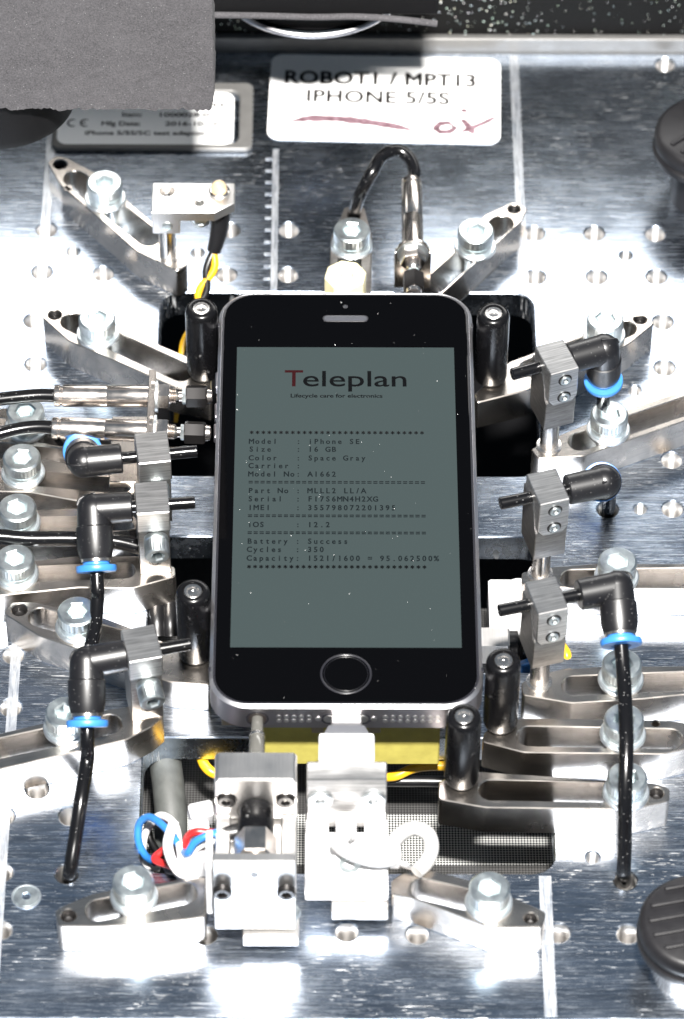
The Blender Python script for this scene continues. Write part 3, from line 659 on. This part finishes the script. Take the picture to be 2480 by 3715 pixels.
# ------------------------------------------------------------------ fibre sensor barrels
def sensor(tip, back, label, cable, teeth=True):
    tip, back = Vector(tip), Vector(back); L = (tip - back).length; d = (tip - back).normalized()
    t = thing('sensor_barrel', label, 'sensor', tuple(back), 0, 'metal sensor barrels aimed at the phone')
    s = L / 36.2
    A = lambda prof, nm, mat, seg=32, ph_=0: obj(nm, MB().lathe([(r, h * s) for r, h in prof], (0, 0, 0), d, seg, True, ph_).mesh(30), mat, t)
    A([(1.9, -.2), (2.45, 0), (2.5, .3), (2.5, 1.2), (2.2, 1.35), (2.2, 1.7), (2.5, 1.9), (2.55, 2.6), (2.55, 12.0), (2.50, 12.1), (2.55, 12.2), (2.55, 22.2), (2.3, 22.4)], 'barrel', 'nickel', 40)
    A([(3.4, 22.2), (4.0, 22.3), (4.0, 23.0), (3.4, 23.1)], 'flange', 'arm_steel', 36)
    A([(3.5, 23.15), (3.75, 23.2), (3.75, 23.7), (3.4, 23.75)], 'lock_washer', 'zinc_washer', 30)
    A([(2.9, 23.75), (3.15, 24.0), (3.15, 26.2), (2.9, 26.4)], 'nut', 'nickel', 6, .2)
    prof = [(1.9, 26.4)]
    for k in range(4): prof += [(1.9, 26.5 + k * .45), (1.55, 26.7 + k * .45)]
    A(prof + [(1.2, 28.6), (1.2, 29.3)], 'thread', 'nickel', 24)
    A([(1.5, 29.2), (1.9, 29.3), (1.9, 30.2), (1.5, 30.3)], 'neck', 'zinc', 6)
    A([(2.3, 30.1), (2.65, 30.3), (2.65, 34.5), (2.4, 34.9)], 'tip_nut', 'black_oxide', 6, .45)
    A([(1.7, 34.8), (1.9, 35.0), (1.7, 36.0), (1.0, 36.2)], 'lens_tip', 'nickel', 24)
    m = MB(); m.tube([tuple(Vector(c) - back) for c in cable], lambda u: 1.55, 18, 10); obj('cable', m.mesh(60), 'black_hose', t)
    return t
ZS = 23
sensor((-30.4, 31.8, ZS), (-66.5, 31.9, ZS), 'upper of two horizontal metal sensor barrels left of the phone', [(-65.5, 31.9, ZS), (-70, 32.0, ZS), (-75, 31.6, ZS - .2), (-82, 31.0, ZS - .6), (-92, 30.6, ZS - 1)])
sensor((-30.5, 20.4, ZS), (-66.5, 21.9, ZS), 'lower of two horizontal metal sensor barrels left of the phone', [(-65.5, 21.9, ZS), (-70, 22.2, ZS), (-75, 21.6, ZS - .3), (-82, 19.8, ZS - .8), (-92, 18.8, ZS - 1)])
sensor((16.1, 66.6, ZS - 2), (16.0, 104.5, ZS - 2), 'metal sensor barrel behind the phone with a looped black cable',
       [(15.93, 104.31, 21.00), (16.72, 107.65, 21.60), (15.33, 111.08, 23.00), (12.57, 112.35, 24.00), (8.94, 110.31, 24.00), (6.39, 106.06, 22.50), (3.87, 104.02, 18.00), (2.76, 104.90, 13.00), (2.37, 106.26, 9.00)])
def bracket(label, loc, rz, w, hgt, foot, hx, zc, notch=False):
    t = thing('sensor_bracket', label, 'bracket', loc, rz)
    rot = Matrix.Rotation(R(90), 4, 'X')
    if notch:                               # open-topped: the barrel lies in a half-round seat
        out = [(-w / 2, 0), (w / 2, 0), (w / 2, zc)] + [(2.6 * math.cos(R(a)), zc - 2.6 * math.sin(R(a))) for a in range(0, 181, 15)] + [(-w / 2, zc)]
        me = slab(out, [], -.8, .8, .15)
    else:
        me = slab([(-w / 2, 0), (w / 2, 0), (w / 2, hgt), (-w / 2, hgt)], [circle((x, zc), 2.62, 24) for x in hx], -.8, .8, .15)
    me.transform(rot); obj('upright', me, 'arm_steel', t)
    m = MB(); m.box((0, foot / 2 + .82, 1.0), (w, foot, 2.0), .2); obj('foot', m.mesh(), 'arm_steel', t); return t
bracket('upright steel bracket gripping the looped-cable sensor', (16.1, 81.2, H + .1), 0, 8.6, ZS - 2 - H + 5.2, 8, (0,), ZS - 2 - H, True)
bracket('steel bracket gripping the two sensor barrels left of the phone', (-44.2, 26.4, H + .1), R(90), 20.5, ZS - H + 3.6, 9, (-5.2, 5.6), ZS - H)

# cream bumper in front of the short arm
p = (0.05, 74.25, 20.00)
t = thing('cream_bumper', 'cream octagonal plastic bumper touching the top edge of the phone', 'bumper', (p[0], p[1], H + .05))
obj('body', slab(circle((0, 0), 5.0, 8, .2), [circle((.3, .2), 1.5, 20)], 0, 11, .5), 'cream_nylon', t)
m = MB(); m.cyl((.3, .2, 7.5), (.3, .2, 8.6), 1.5, seg=20); obj('screw', m.mesh(), 'nickel', t)

# bracket with lamp above the upper-left arm
t = thing('lamp_bracket', 'aluminium bracket on a pin with a small clear lamp', 'bracket', (-42.7, 91.2, H + .05))
m = MB(); m.cyl((0, 0, 0), (0, 0, 11), 2.1, seg=28); m.lathe([(2.9, 0), (2.9, .2), (2.2, .3)], seg=28); obj('pin', m.mesh(), 'steel_pin', t)
obj('plate', slab([(-3.3, -2.7), (11.6, -2.7), (16.3, .6), (16.4, 7.4), (-3.3, 7.4)], [circle((0.2, 4.6), 1.75, 24), circle((8.0, .6), 1.0, 20)], 14.2, 17.2, .2), 'block_bright', t)
m = MB(); m.box((0, 2.2, 12.4), (6.6, 9.4, 5.2), .2); obj('block', m.mesh(), 'block_bright', t)
m = MB(); m.lathe([(1.7, 15.4), (1.2, 15.9), (.5, 16.3), (0, 16.5)], (.2, 4.6, 0), seg=24, cap=False); obj('dimple', m.mesh(), 'steel_pin', t)
m = MB(); m.lathe([(1.3, 0), (1.3, .2), (.9, .3), (.8, .05), (0, .05)], (.3, -2.55, 12.3), (0, -1, 0), 22); obj('set_screw', m.mesh(), 'zinc', t)
m = MB(); m.cyl((8.2, 1.2, 11.4), (8.2, 1.2, 14.1), 2.7, 3.1, seg=6, bev=.3); m.cyl((8.2, 1.2, 10.4), (8.2, 1.2, 11.5), 2.2, seg=24); obj('nut', m.mesh(), 'zinc', t)
m = MB(); m.lathe([(2.4, 17.0), (2.5, 17.7), (2.1, 18.0)], (12.6, 4.3, 0), seg=28); obj('lamp_collar', m.mesh(), 'steel_pin', t)
m = MB(); m.lathe([(1.9, 17.8), (1.9, 18.9), (1.4, 19.9), (.7, 20.3), (0, 20.4)], (12.6, 4.3, 0), seg=28); obj('lamp_lens', m.mesh(60), 'led_glass', t)
m = MB(); m.tube([(12.9, 3.5, 14), (12.8, 2.5, 10), (12.3, 1.0, 6.5), (11.2, -.8, 2.4)], lambda u: 2.7 - 1.0 * u, 16, 8); obj('heatshrink_sleeve', m.mesh(60), 'heatshrink', t)
wp = lambda off: [(-31.6, 90.3, 11.5), (-32.4 + off, 86.5, 9), (-34.2 - off, 81.5, 6.5), (-35.3 + off, 76.5, 4), (-37.6 - off, 71, 0), (-40 + off, 65, -6), (-41, 58, -14)]
for off, mt, nm in ((.9, 'wire_yellow', 'yellow'), (-.9, 'wire_black', 'black')):
    b0 = (-41, 58, -14); m = MB(); m.tube([sub(q_, b0) for q_ in wp(off)], .95, 12, 10)
    tag(obj('twisted_wire', m.mesh(60), mt, None, b0), f'{nm} wire of the twisted pair beside the upper left black post', 'wire')

# ------------------------------------------------------------------ plugs and their holders at the bottom
XA = -18.9
t = thing('audio_plug_holder', 'bright steel holder pushing the audio plug into the phone', 'plug holder', (XA, -92, 3.4))
rot = Matrix.Rotation(R(90), 4, 'X')
m = MB(); m.prism([(-8.6, 13.6), (8.6, 13.6), (8.6, 26.4), (7.9, 27.2), (-7.9, 27.2), (-8.6, 26.4)], -15.0, -7.6, rot, .3); obj('rear_block', m.mesh(), 'block_bright', t)
m = MB(); m.box((0, -1, 8.6), (17.0, 24.6, 7.6), .3); obj('base', m.mesh(), 'block_bright', t)
for s in (-1, 1):
    m = MB(); m.box((s * 6.9, -2.2, 13.6), (3.2, 19.2, 4.0), .3); obj('side_wall', m.mesh(), 'block_bright', t)
    k = obj('recess_screw', slab(circle((0, 0), 2.0, 26), [HEX(.8)], 0, .9, .25), 'black_oxide', t, (s * 6.2, 7.7, 20.2), (R(90), 0, 0))
    m = MB(); m.lathe([(2.5, 0), (2.4, .2), (2.1, .15)], seg=26); obj('recess', m.mesh(), 'steel_pin', k)
    k = obj('front_screw', slab(circle((0, 0), 1.95, 28), [HEX(.85)], .2, 2.0, .3), 'black_oxide', t, (s * 6.6, -14.15, 19.0), (R(90), 0, 0))
m = MB(); m.prism([(-8.5, 4.2), (8.5, 4.2), (8.5, 28.0), (-8.5, 28.0)], 11.8, 14.1, rot, .25); obj('front_plate', m.mesh(), 'block_bright', t)
m = MB(); m.lathe([(.75, 0), (.7, .12), (0, .1)], (0, -14.1, 23.4), (0, -1, 0), 16); obj('pilot_hole', m.mesh(), 'black_oxide', t)
m = MB(); m.box((3.2, -11.5, 1.6), (11.8, 8.0, 3.0), .25); obj('foot', m.mesh(), 'block_bright', t)
m = MB(); m.cyl((6.6, -9.6, 3.1), (6.6, -9.6, 4.9), 2.9, seg=6, bev=.3); obj('foot_nut', m.mesh(), 'zinc', t)
m = MB(); m.lathe([(3.6, 0), (3.8, .3), (3.8, 6.5), (3.5, 7.5), (2.6, 8)], (0, 7.4, 17.6), (0, -1, 0), 36); obj('rubber_sleeve', m.mesh(40), 'black_acetal', t)
m = MB(); m.cyl((0, .2, 17.6), (0, -6.2, 17.6), 4.4, seg=6, bev=.4); m.cyl((0, -4.2, 17.6), (0, -11.8, 17.6), 2.4, seg=24); obj('spring_nut', m.mesh(), 'nickel', t)
m = MB(); m.box((-9.5, -6.5, 14), (1.3, 10, 16), .2); obj('side_shield', m.mesh(), 'white_plastic', t)
t = thing('audio_plug', 'smoky clear audio plug entering the jack', 'plug', (XA, -61.9, 22.7))
m = MB(); m.lathe([(1.0, .5), (1.3, 0), (1.32, -3.6), (1.3, -4.2), (1.55, -4.6), (1.6, -5.0), (1.45, -5.3), (1.7, -5.7), (1.75, -10), (1.9, -14.2)], (0, 0, 0), (0, 1, 0), 30); obj('shaft', m.mesh(40), 'clear_grey_plastic', t)
m = MB(); m.lathe([(1.72, -4.5), (1.78, -4.7), (1.78, -4.9), (1.7, -5.1)], (0, 0, 0), (0, 1, 0), 30, cap=False); obj('ring', m.mesh(), 'steel_pin', t)

t = thing('charging_plug_holder', 'steel and white plastic holder below the charging plug', 'plug holder', (.15, -90, 3.2))
sw = Matrix(((0, 0, 1, 0), (1, 0, 0, 0), (0, 1, 0, 0), (0, 0, 0, 1)))
m = MB(); m.prism([(13.6, 9), (13.6, 23.0), (12.6, 24.6), (11.6, 25.0), (9.4, 22.6), (9.0, 10.5), (9.0, 9)], -8.45, 8.45, sw, .25); obj('clamp_plate', m.mesh(), 'block_steel', t)
for s in (-1, 1):
    obj('plate_screw', slab(circle((0, 0), 2.75, 34), [HEX(.95)], 0, .7, .25), 'zinc_washer', t, (s * 5.6, 9.1, 16.2), (R(92), 0, 0))
m = MB(); m.box((0, 10.4, 9.3), (17.2, 4.4, 3.4), .3); obj('rear_strip', m.mesh(), 'block_bright', t)
m = MB(); m.box((-6.2, .4, 7.8), (4.8, 15.8, 6.4), .5); m.box((6.2, .4, 7.8), (4.8, 15.8, 6.4), .5); m.box((0, -4.2, 7.5), (9.2, 6.6, 6.0), .5); m.box((0, 2, 6.0), (9.2, 9, 3.0), .3); obj('cover', m.mesh(), 'white_plastic', t)
m = MB(); m.box((0, .2, 4.6), (17.6, 16.6, 2.2), .3); obj('bottom_plate', m.mesh(), 'white_plastic', t)
m = MB(); m.lathe([(2.4, 0), (2.3, .3), (1.2, .35), (1.0, -.2), (0, -.2)], (.6, -3.8, 10.4), (0, 0, 1), 26); obj('cover_screw', m.mesh(), 'zinc', t)
m = MB(); m.box((2.8, -5.8, 1.5), (12, 9.5, 3), .25); obj('foot', m.mesh(), 'block_bright', t)
m = MB(); m.cyl((6.2, -5.2, 3.1), (6.2, -5.2, 4.4), 2.8, seg=6, bev=.3); obj('foot_nut', m.mesh(), 'zinc', t)
t = thing('charging_plug', 'white charging plug with metal neck pushed into the port', 'plug', (.1, -62, 22.7))
m = MB(); m.prism([(-3.3, -1.2), (3.3, -1.2), (3.3, 1.2), (-3.3, 1.2)], -.3, 3.5, rot, .3); obj('contact_tongue', m.mesh(), 'port_metal', t)
m = MB(); m.prism([(-5.3, 0), (-3.8, 3.2), (3.8, 3.2), (5.3, 0)], -1.9, 1.9, Matrix.Translation((0, -6.2, 0)), .2); obj('neck', m.mesh(), 'phone_chamfer', t)
m = MB(); m.box((0, -9.6, .3), (11.9, 7.6, 5.2), .7, seg=2); obj('plug_body', m.mesh(), 'white_plastic', t)
# white cable with strap
t = thing('white_cable', 'looped white cable in front of the charging plug', 'cable', (2, -88, 14))
b0 = (2, -88, 14)
cp = [(0.05, -85.44, 15.50), (-0.25, -88.22, 16.50), (-1.73, -90.77, 17.20), (1.21, -93.80, 17.60), (5.91, -95.28, 17.40), (10.04, -93.98, 16.40), (9.80, -90.17, 15.20), (11.33, -86.47, 14.20), (14.35, -83.86, 13.20), (17.32, -84.74, 12.40), (18.13, -87.69, 11.40), (16.96, -91.07, 11.00), (14.86, -93.57, 10.90)]
m = MB(); m.tube([sub(q_, b0) for q_ in cp], 1.6, 18, 10); obj('cable', m.mesh(60), 'white_cable', t)
q0 = Vector(sub(cp[0], b0)); m = MB(); m.cyl(q0 + Vector((0, 2.6, -.6)), q0 + Vector((0, -2.2, .3)), 2.2, seg=24, bev=.4); obj('boot', m.mesh(), 'white_plastic', t)
p = (11.28, -92.93, 13.00)
m = MB(); m.box(sub(p, b0), (4.6, .8, 6), .2, (R(30), 0, R(-20))); m.box(sub((10.21, -92.95, 15.50), b0), (2.2, 4.2, 4.2), .3, (R(20), 0, 0)); obj('strap', m.mesh(), 'white_plastic', t)

# ------------------------------------------------------------------ wires and hose in the lowest window
m = MB(); b0 = (-38.41, -60.09, -14.00); m.tube([sub(q_, b0) for q_ in [(-40.44, -44.76, -10.00), (-39.72, -49.11, -11.00), (-38.97, -54.61, -12.00), (-38.41, -60.09, -14.00), (-38.36, -64.80, -17.00), (-38.58, -65.65, -20.00)]], 3.6, 24, 8)
tag(obj('rubber_hose', m.mesh(60), 'rubber_hose', None, b0), 'thick dusty grey rubber hose in the lowest window', 'hose')
def wire(mt, label, c, pts, r=.85):
    b0 = min(pts, key=lambda q_: q_[2]); m = MB(); m.tube([sub(q_, b0) for q_ in pts], r, 12, 10)
    return tag(obj('coloured_wire', m.mesh(60), mt, None, b0), label, 'wire', 'wires of the audio plug')
wire('wire_blue', 'blue wire looping out of the lowest window', 0, [(-26.56, -88.50, 18.00), (-29.03, -89.79, 18.50), (-31.70, -90.52, 17.00), (-33.38, -91.22, 14.00), (-34.92, -86.78, 10.00), (-36.80, -83.45, 10.00), (-39.64, -79.36, 9.00), (-42.19, -76.35, 7.00), (-44.26, -75.98, 4.00), (-44.44, -78.24, 1.00), (-43.13, -79.76, -2.00), (-41.16, -78.86, -6.00)])
wire('wire_red', 'red wire curling beside the white cable clip', 0, [(-26.75, -87.74, 16.50), (-29.12, -87.49, 16.50), (-31.78, -87.38, 16.50), (-33.48, -87.18, 14.00), (-33.97, -88.26, 11.00), (-35.58, -88.44, 6.00), (-38.08, -86.60, 4.00), (-40.72, -84.39, 3.00), (-38.25, -81.40, 3.00), (-37.62, -78.22, 2.00), (-38.58, -72.95, 0.00), (-40.46, -68.61, -3.00)])
wire('wire_white', 'white wire wrapping under the blue loop', 0, [(-26.46, -88.46, 15.50), (-28.81, -89.21, 15.50), (-31.49, -89.75, 14.00), (-33.27, -91.57, 12.00), (-33.93, -92.67, 8.00), (-35.50, -81.95, 4.00), (-36.40, -76.71, 4.00), (-38.48, -73.32, 3.00), (-40.70, -71.82, 1.00), (-43.17, -73.73, -2.00), (-43.79, -76.41, -5.00), (-42.92, -77.96, -8.00), (-40.56, -77.42, -10.00)])
wire('wire_black', 'black wire inside the coloured wire loops', 0, [(-26.65, -87.16, 14.50), (-30.71, -86.78, 12.00), (-33.79, -86.41, 8.00), (-35.69, -87.34, 3.00), (-38.24, -84.77, 0.00), (-37.55, -79.00, -2.00), (-38.41, -72.22, -4.00), (-42.47, -69.00, -4.00), (-42.43, -72.26, -6.00), (-40.63, -74.19, -9.00)])
m = MB(); b0 = (-26.43, -88.30, 17.00); m.tube([sub(q_, b0) for q_ in [(-26.73, -88.30, 17.00), (-25.24, -88.44, 17.20), (-23.33, -88.22, 17.40), (-22.00, -88.00, 17.60)]], 1.9, 16, 5)
tag(obj('heatshrink_sleeve', m.mesh(60), 'heatshrink', None, b0), 'black sleeve gathering the wires at the audio plug', 'sleeve')
t = thing('cable_clip', 'white plastic clip holding the coloured wires', 'cable clip', (-31.37, -90.83, 5.00))
m = MB(); m.box((-1, 2.0, 4), (6.5, 6, 6.5), .6, (0, 0, R(8))); m.box((.6, 12, 6.5), (5.2, 3.6, 5.4), .5, (R(15), 0, R(15))); m.box((.6, 7.0, 4.6), (4.2, 8.5, 2.6), .4, (R(8), 0, R(10))); obj('body', m.mesh(), 'white_plastic', t)
m = MB(); m.tube([(-5, 8, 9), (-6.2, 3, 7), (-4, -1.5, 4.5), (0, -2.2, 3)], 1.1, 12, 8); obj('strap', m.mesh(60), 'white_plastic', t)
def loose_wire(mt, label, pts, r):
    b0 = min(pts, key=lambda q_: q_[2]); m = MB(); m.tube([sub(q_, b0) for q_ in pts], r, 12, 8)
    return tag(obj('loose_wire', m.mesh(60), mt, None, b0), label, 'wire')
loose_wire('wire_yellow', 'yellow wire curving down left of the audio plug holder', [(-32.08, -47.10, -9.00), (-31.11, -49.47, -9.50), (-29.53, -51.04, -10.00), (-27.37, -51.04, -11.00), (-25.25, -49.10, -13.00)], 1.2)
loose_wire('wire_yellow', 'dull yellow wire below the yellow block beside the charging plug', [(8.96, -50.76, -12.00), (11.43, -51.14, -11.00), (14.54, -50.13, -10.00), (17.65, -49.73, -9.50), (22.62, -49.90, -9.00)], 1.1)
loose_wire('wire_black', 'black cable stretched below the yellow block toward the front post', [(6.49, -50.21, -14.00), (12.73, -50.39, -14.00), (17.73, -50.38, -14.00), (23.66, -50.56, -14.00)], 1.3)
# things seen through the middle window
t = thing('white_terminal', 'white plastic terminal seen between the phone and the right clamps', 'terminal', (38, -11, -9))
m = MB(); m.box((0, 0, 4.5), (11, 16, 9), .5); obj('body', m.mesh(), 'white_plastic', t)
m = MB(); m.lathe([(2.6, 0), (2.6, 1.2), (2.2, 1.5), (1.7, 1.4), (1.6, .3), (0, .3)], (1.2, 4.4, 9), (0, 0, 1), 28); obj('boss', m.mesh(), 'white_plastic', t)
t = thing('hex_standoff', 'steel hexagonal coupling beside the phone below the white terminal', 'coupling', (32.5, -22.8, -3))
m = MB(); m.cyl((-5, 0, 3), (4.2, 0, 3), 4.6, seg=6, bev=.4, phase=.2); obj('hexagon', m.mesh(), 'block_bright', t)
m = MB(); m.cyl((4.0, 0, 3), (6.2, 0, 3), 3.4, seg=24); m.cyl((6.0, 0, 3), (13, 0, 3), 2.4, seg=24); m.box((9, -1.6, 3.2), (5, 5, 6), .6); obj('black_coupler', m.mesh(), 'black_nylon', t)
m = MB(); m.lathe([(3, 0), (3.3, .2), (3.3, 1.2), (3, 1.4)], (9.5, -4.2, 1.6), (0, -1, -.2), 28); obj('blue_ring', m.mesh(), 'blue_plastic', t)
loose_wire('wire_yellow', 'short yellow wire peeping out behind the lowest right clamp', [(48.52, -22.94, 0.00), (49.41, -24.93, 0.00), (49.61, -26.10, -1.00), (49.34, -26.64, -4.00)], 1.1)
loose_wire('wire_black', 'black cable dropping behind the black post left of the phone', [(-42.63, -10.48, -1.00), (-42.54, -14.43, -2.00), (-42.36, -17.10, -4.00)], 2.2)
loose_wire('wire_black', 'second black cable dropping behind the black post left of the phone', [(-39.65, -9.60, -1.00), (-39.54, -14.42, -2.00), (-39.36, -17.09, -4.00)], 2.0)

# ------------------------------------------------------------------ stickers and name plate
q0, q1, q2 = (-18.62, 173.57, 0.00), (40.26, 170.92, -0.00), (-20.19, 142.33, 0.00)
t = thing('identity_sticker', 'large white sticker with robot name and marker scribbles', 'sticker', (10.2, 156.5, .06), R(-1.6))
obj('paper', slab(rrect(-29.3, 29.3, -15.9, 15.9, 3.2), [], 0, .14, .03), 'paper_label', t)
obj('lettering', text_mesh('ROBOT1 / MPT13', 48.6, 4.5, .034, 1.06), 'print_ink', t, (-25.6, 5.2, .16))
obj('lettering', text_mesh('IPHONE 5/5S', 36.2, 4.4, .030, 1.06), 'print_ink', t, (-19.8, -1.6, .16))
def blob(pts, r, amp=.18):
    m = MB(); left, right = [], []
    P = [Vector((*p_, 0)) for p_ in pts]
    path = []
    for a, b in zip(P, P[1:]):
        for k in range(8): path.append(a.lerp(b, k / 8))
    path.append(P[-1]); n_ = len(path)
    for i, p_ in enumerate(path):
        tg = (path[min(i + 1, n_ - 1)] - path[max(i - 1, 0)]).normalized(); nn = Vector((-tg.y, tg.x, 0))
        w = r * min(1, .35 + 4 * min(i, n_ - 1 - i) / n_) * (1 + random.uniform(-amp, amp))
        left.append(m.bm.verts.new(p_ + nn * w)); right.append(m.bm.verts.new(p_ - nn * w))
    for k in range(n_ - 1): m.bm.faces.new((right[k], right[k + 1], left[k + 1], left[k]))
    return m.mesh()
for pts, r, z in (([(-23.6, -9.2), (-19, -7.9), (-12, -7.8), (-4, -8.8), (3, -10.2), (7, -11.4)], 1.15, .17),
               ([(17.5, -9.6), (16.0, -8.4), (14, -8.9), (13.0, -10.6), (14.2, -11.9), (16.5, -11.7), (17.9, -10.4), (17.3, -9.4)], .8, .17),
               ([(19.6, -6.9), (21.3, -9.6), (22.6, -12.4)], .9, .17), ([(19.2, -11.9), (22, -10.2), (25.2, -8.2), (28.2, -5.8)], .7, .175), ([(19.3, -3.6), (20.4, -3.9), (20.9, -3.5)], .75, .17)):
    obj('marker_stroke', blob(pts, r), 'marker_ink', t, (0, 0, z))
t = thing('name_plate', 'small white name plate in a raised metal frame, half under the foam', 'name plate', (-48.1, 148.6, .05))
obj('frame', slab(rrect(-25.2, 25.0, -12.0, 12.4, 2.0), [rrect(-22.6, 21.6, -9.9, 9.2, 2.2)], 0, 1.5, .3), 'rail_grey', t)
obj('paper', slab(rrect(-24.0, 20.2, -10.6, 8.4, 2.6), [], 0, 1.62, .05), 'paper_label', t)
for s_, w, cap, x, y in (('1000083', 13.5, 1.55, 4.2, 3.0), ('Serial:', 6.8, 1.5, -9.6, 3.0), ('Item:', 5.0, 1.5, -7.9, -.6), ('1000028-0-17', 16.4, 1.5, 1.6, -.6), ('Mfg Date:', 9.8, 1.5, -13.0, -3.9), ('2016-10-18', 13.4, 1.5, 3.0, -3.9), ('iPhone 5/5S/5C test adaptor', 30.4, 1.45, -17.0, -7.3)):
    obj('lettering', text_mesh(s_, w, cap, .03), 'print_ink', t, (x, y, 1.66))
for x in (-20.2, -17.0):
    arc = [(x + 1.25 * math.cos(R(a)), -3.0 + 1.25 * math.sin(R(a))) for a in range(60, 301, 30)]
    obj('ce_mark', blob(arc, .24, 0), 'print_ink', t, (0, 0, 1.66))
obj('ce_mark', blob([(-18.2, -3.0), (-16.9, -3.0)], .22, 0), 'print_ink', t, (0, 0, 1.66))

LP, BP = (-7.96, 126.97, 46.00), (-5.66, 124.63, 56.00)
# ------------------------------------------------------------------ foam sheet, lens and head above the back of the plate
FY, FZ = 76, 71
t = thing('foam_sheet', 'grey granular foam sheet hanging at the upper left', 'foam', (-70, FY + 7, FZ))
bm = bmesh.new(); nx, nz = 120, 60; x0, x1, z1 = -40, 40.15, 60
grid = []
for j in range(nz + 1):
    row = []
    for i in range(nx + 1):
        x = x0 + (x1 - x0) * i / nx; z = z1 * j / nz
        if j == 0: z += random.gauss(0, .22) + .35 * math.sin(x * .9) * math.sin(x * .31)
        if i == nx: x += random.gauss(0, .10)
        if j < 5 and x > x1 - 3: x = min(x, x1 - 2.2 + 2.2 * math.sqrt(max(0, 1 - ((5 - j) / 5) ** 2)) ) if i == nx else x
        row.append(bm.verts.new((x, -7 + random.gauss(0, .08), z)))
    grid.append(row)
for j in range(nz):
    for i in range(nx): bm.faces.new((grid[j][i], grid[j][i + 1], grid[j + 1][i + 1], grid[j + 1][i]))
ext = bmesh.ops.extrude_face_region(bm, geom=bm.faces[:])
bmesh.ops.translate(bm, vec=(0, 13, 0), verts=[g_ for g_ in ext['geom'] if isinstance(g_, bmesh.types.BMVert)])
bmesh.ops.recalc_face_normals(bm, faces=bm.faces[:])
obj('sheet', finish(bm, 50), 'foam', t)
t = thing('black_cap', 'round black cap under the foam at the left edge', 'cap', (-80.5, 96, 55))
m = MB(); m.lathe([(0, 0), (15.5, 0), (17.5, 1.2), (18, 3), (18, 24), (17, 25)], (0, 0, 0), (0, 0, 1), 64); obj('body', m.mesh(40), 'black_matt', t)
t = thing('inspection_lens', 'glass inspection lens hanging at the top of the picture', 'lens', (LP[0], LP[1] + 24.5, LP[2]))
m = MB(); m.lathe([(23.9, .3), (24.3, .6), (24.5, 1.2), (24.2, 1.7), (23.8, 1.9)], seg=96, cap=False); obj('rim', m.mesh(50), 'phone_chamfer', t)
m = MB(); m.lathe([(0, -1.0), (9, -.6), (15, 0), (23.95, 1.0)], seg=96, cap=False); obj('glass', m.mesh(60), 'lens_glass', t)
m = MB(); m.lathe([(19.6, .3), (20.0, -.1), (20.4, .4)], seg=96, cap=False); obj('inner_ring', m.mesh(50), 'phone_chamfer', t)
m = MB(); m.lathe([(22.8, 2.2), (23, 12), (0, 13)], seg=64, cap=False); obj('barrel', m.mesh(50), 'black_matt', t)
t = thing('head_bar', 'black bar with a ragged foam lip above the lens', 'bar', (BP[0], BP[1], BP[2]))
m = MB(); m.box((0, 8, 8.5), (55, 16, 16), .4); obj('bar', m.mesh(), 'black_matt', t)
m = MB(); m.tube([(-27, -.4, .8), (-14, -.4, .6), (-2, -.4, .2), (8, -.4, .4), (18, -.4, -.4), (27.4, -.4, -1.8)], .8, 10, 6); obj('foam_lip', m.mesh(), 'foam', t)

# ------------------------------------------------------------------ knobs at the right edge
def knob(loc, label, r, h, stem_r, stem_mat, ridges, rz=0):
    t = thing('clamp_knob', label, 'knob', loc, rz, 'black knobs at the right edge')
    m = MB(); m.lathe([(stem_r, 0), (stem_r, h - 6)], seg=40); obj('stem', m.mesh(), stem_mat, t)
    m = MB(); m.lathe([(r * .8, h - 7.5), (r * .98, h - 7), (r, h - 6.2), (r, h - 5.2), (r * .965, h - 4.8), (r * .955, h - 4.2), (r * .985, h - 3.6), (r * .975, h - 1.4), (r * .93, h - .4), (r * .86, h), (0, h)], seg=72); obj('cap', m.mesh(40), 'knob_plastic', t)
    for k in range(ridges):
        y = (k - (ridges - 1) / 2) * 3.6; L = math.sqrt(max(1, (r * .82) ** 2 - y * y))
        m = MB(); m.box((0, y, h + .1), (2 * L, 1.2, .9), .4, seg=2); obj('grip_ridge', m.mesh(), 'knob_plastic', t)
    return t
knob((72.6, -110.5, .05), 'ridged black knob on a steel stem at the bottom right', 12.4, 17.5, 8.8, 'steel_pin', 6, R(12))
knob((88.5, 122, .05), 'plain black knob on a black stem at the right edge', 13.2, 22, 8.0, 'knob_plastic', 2, R(40))
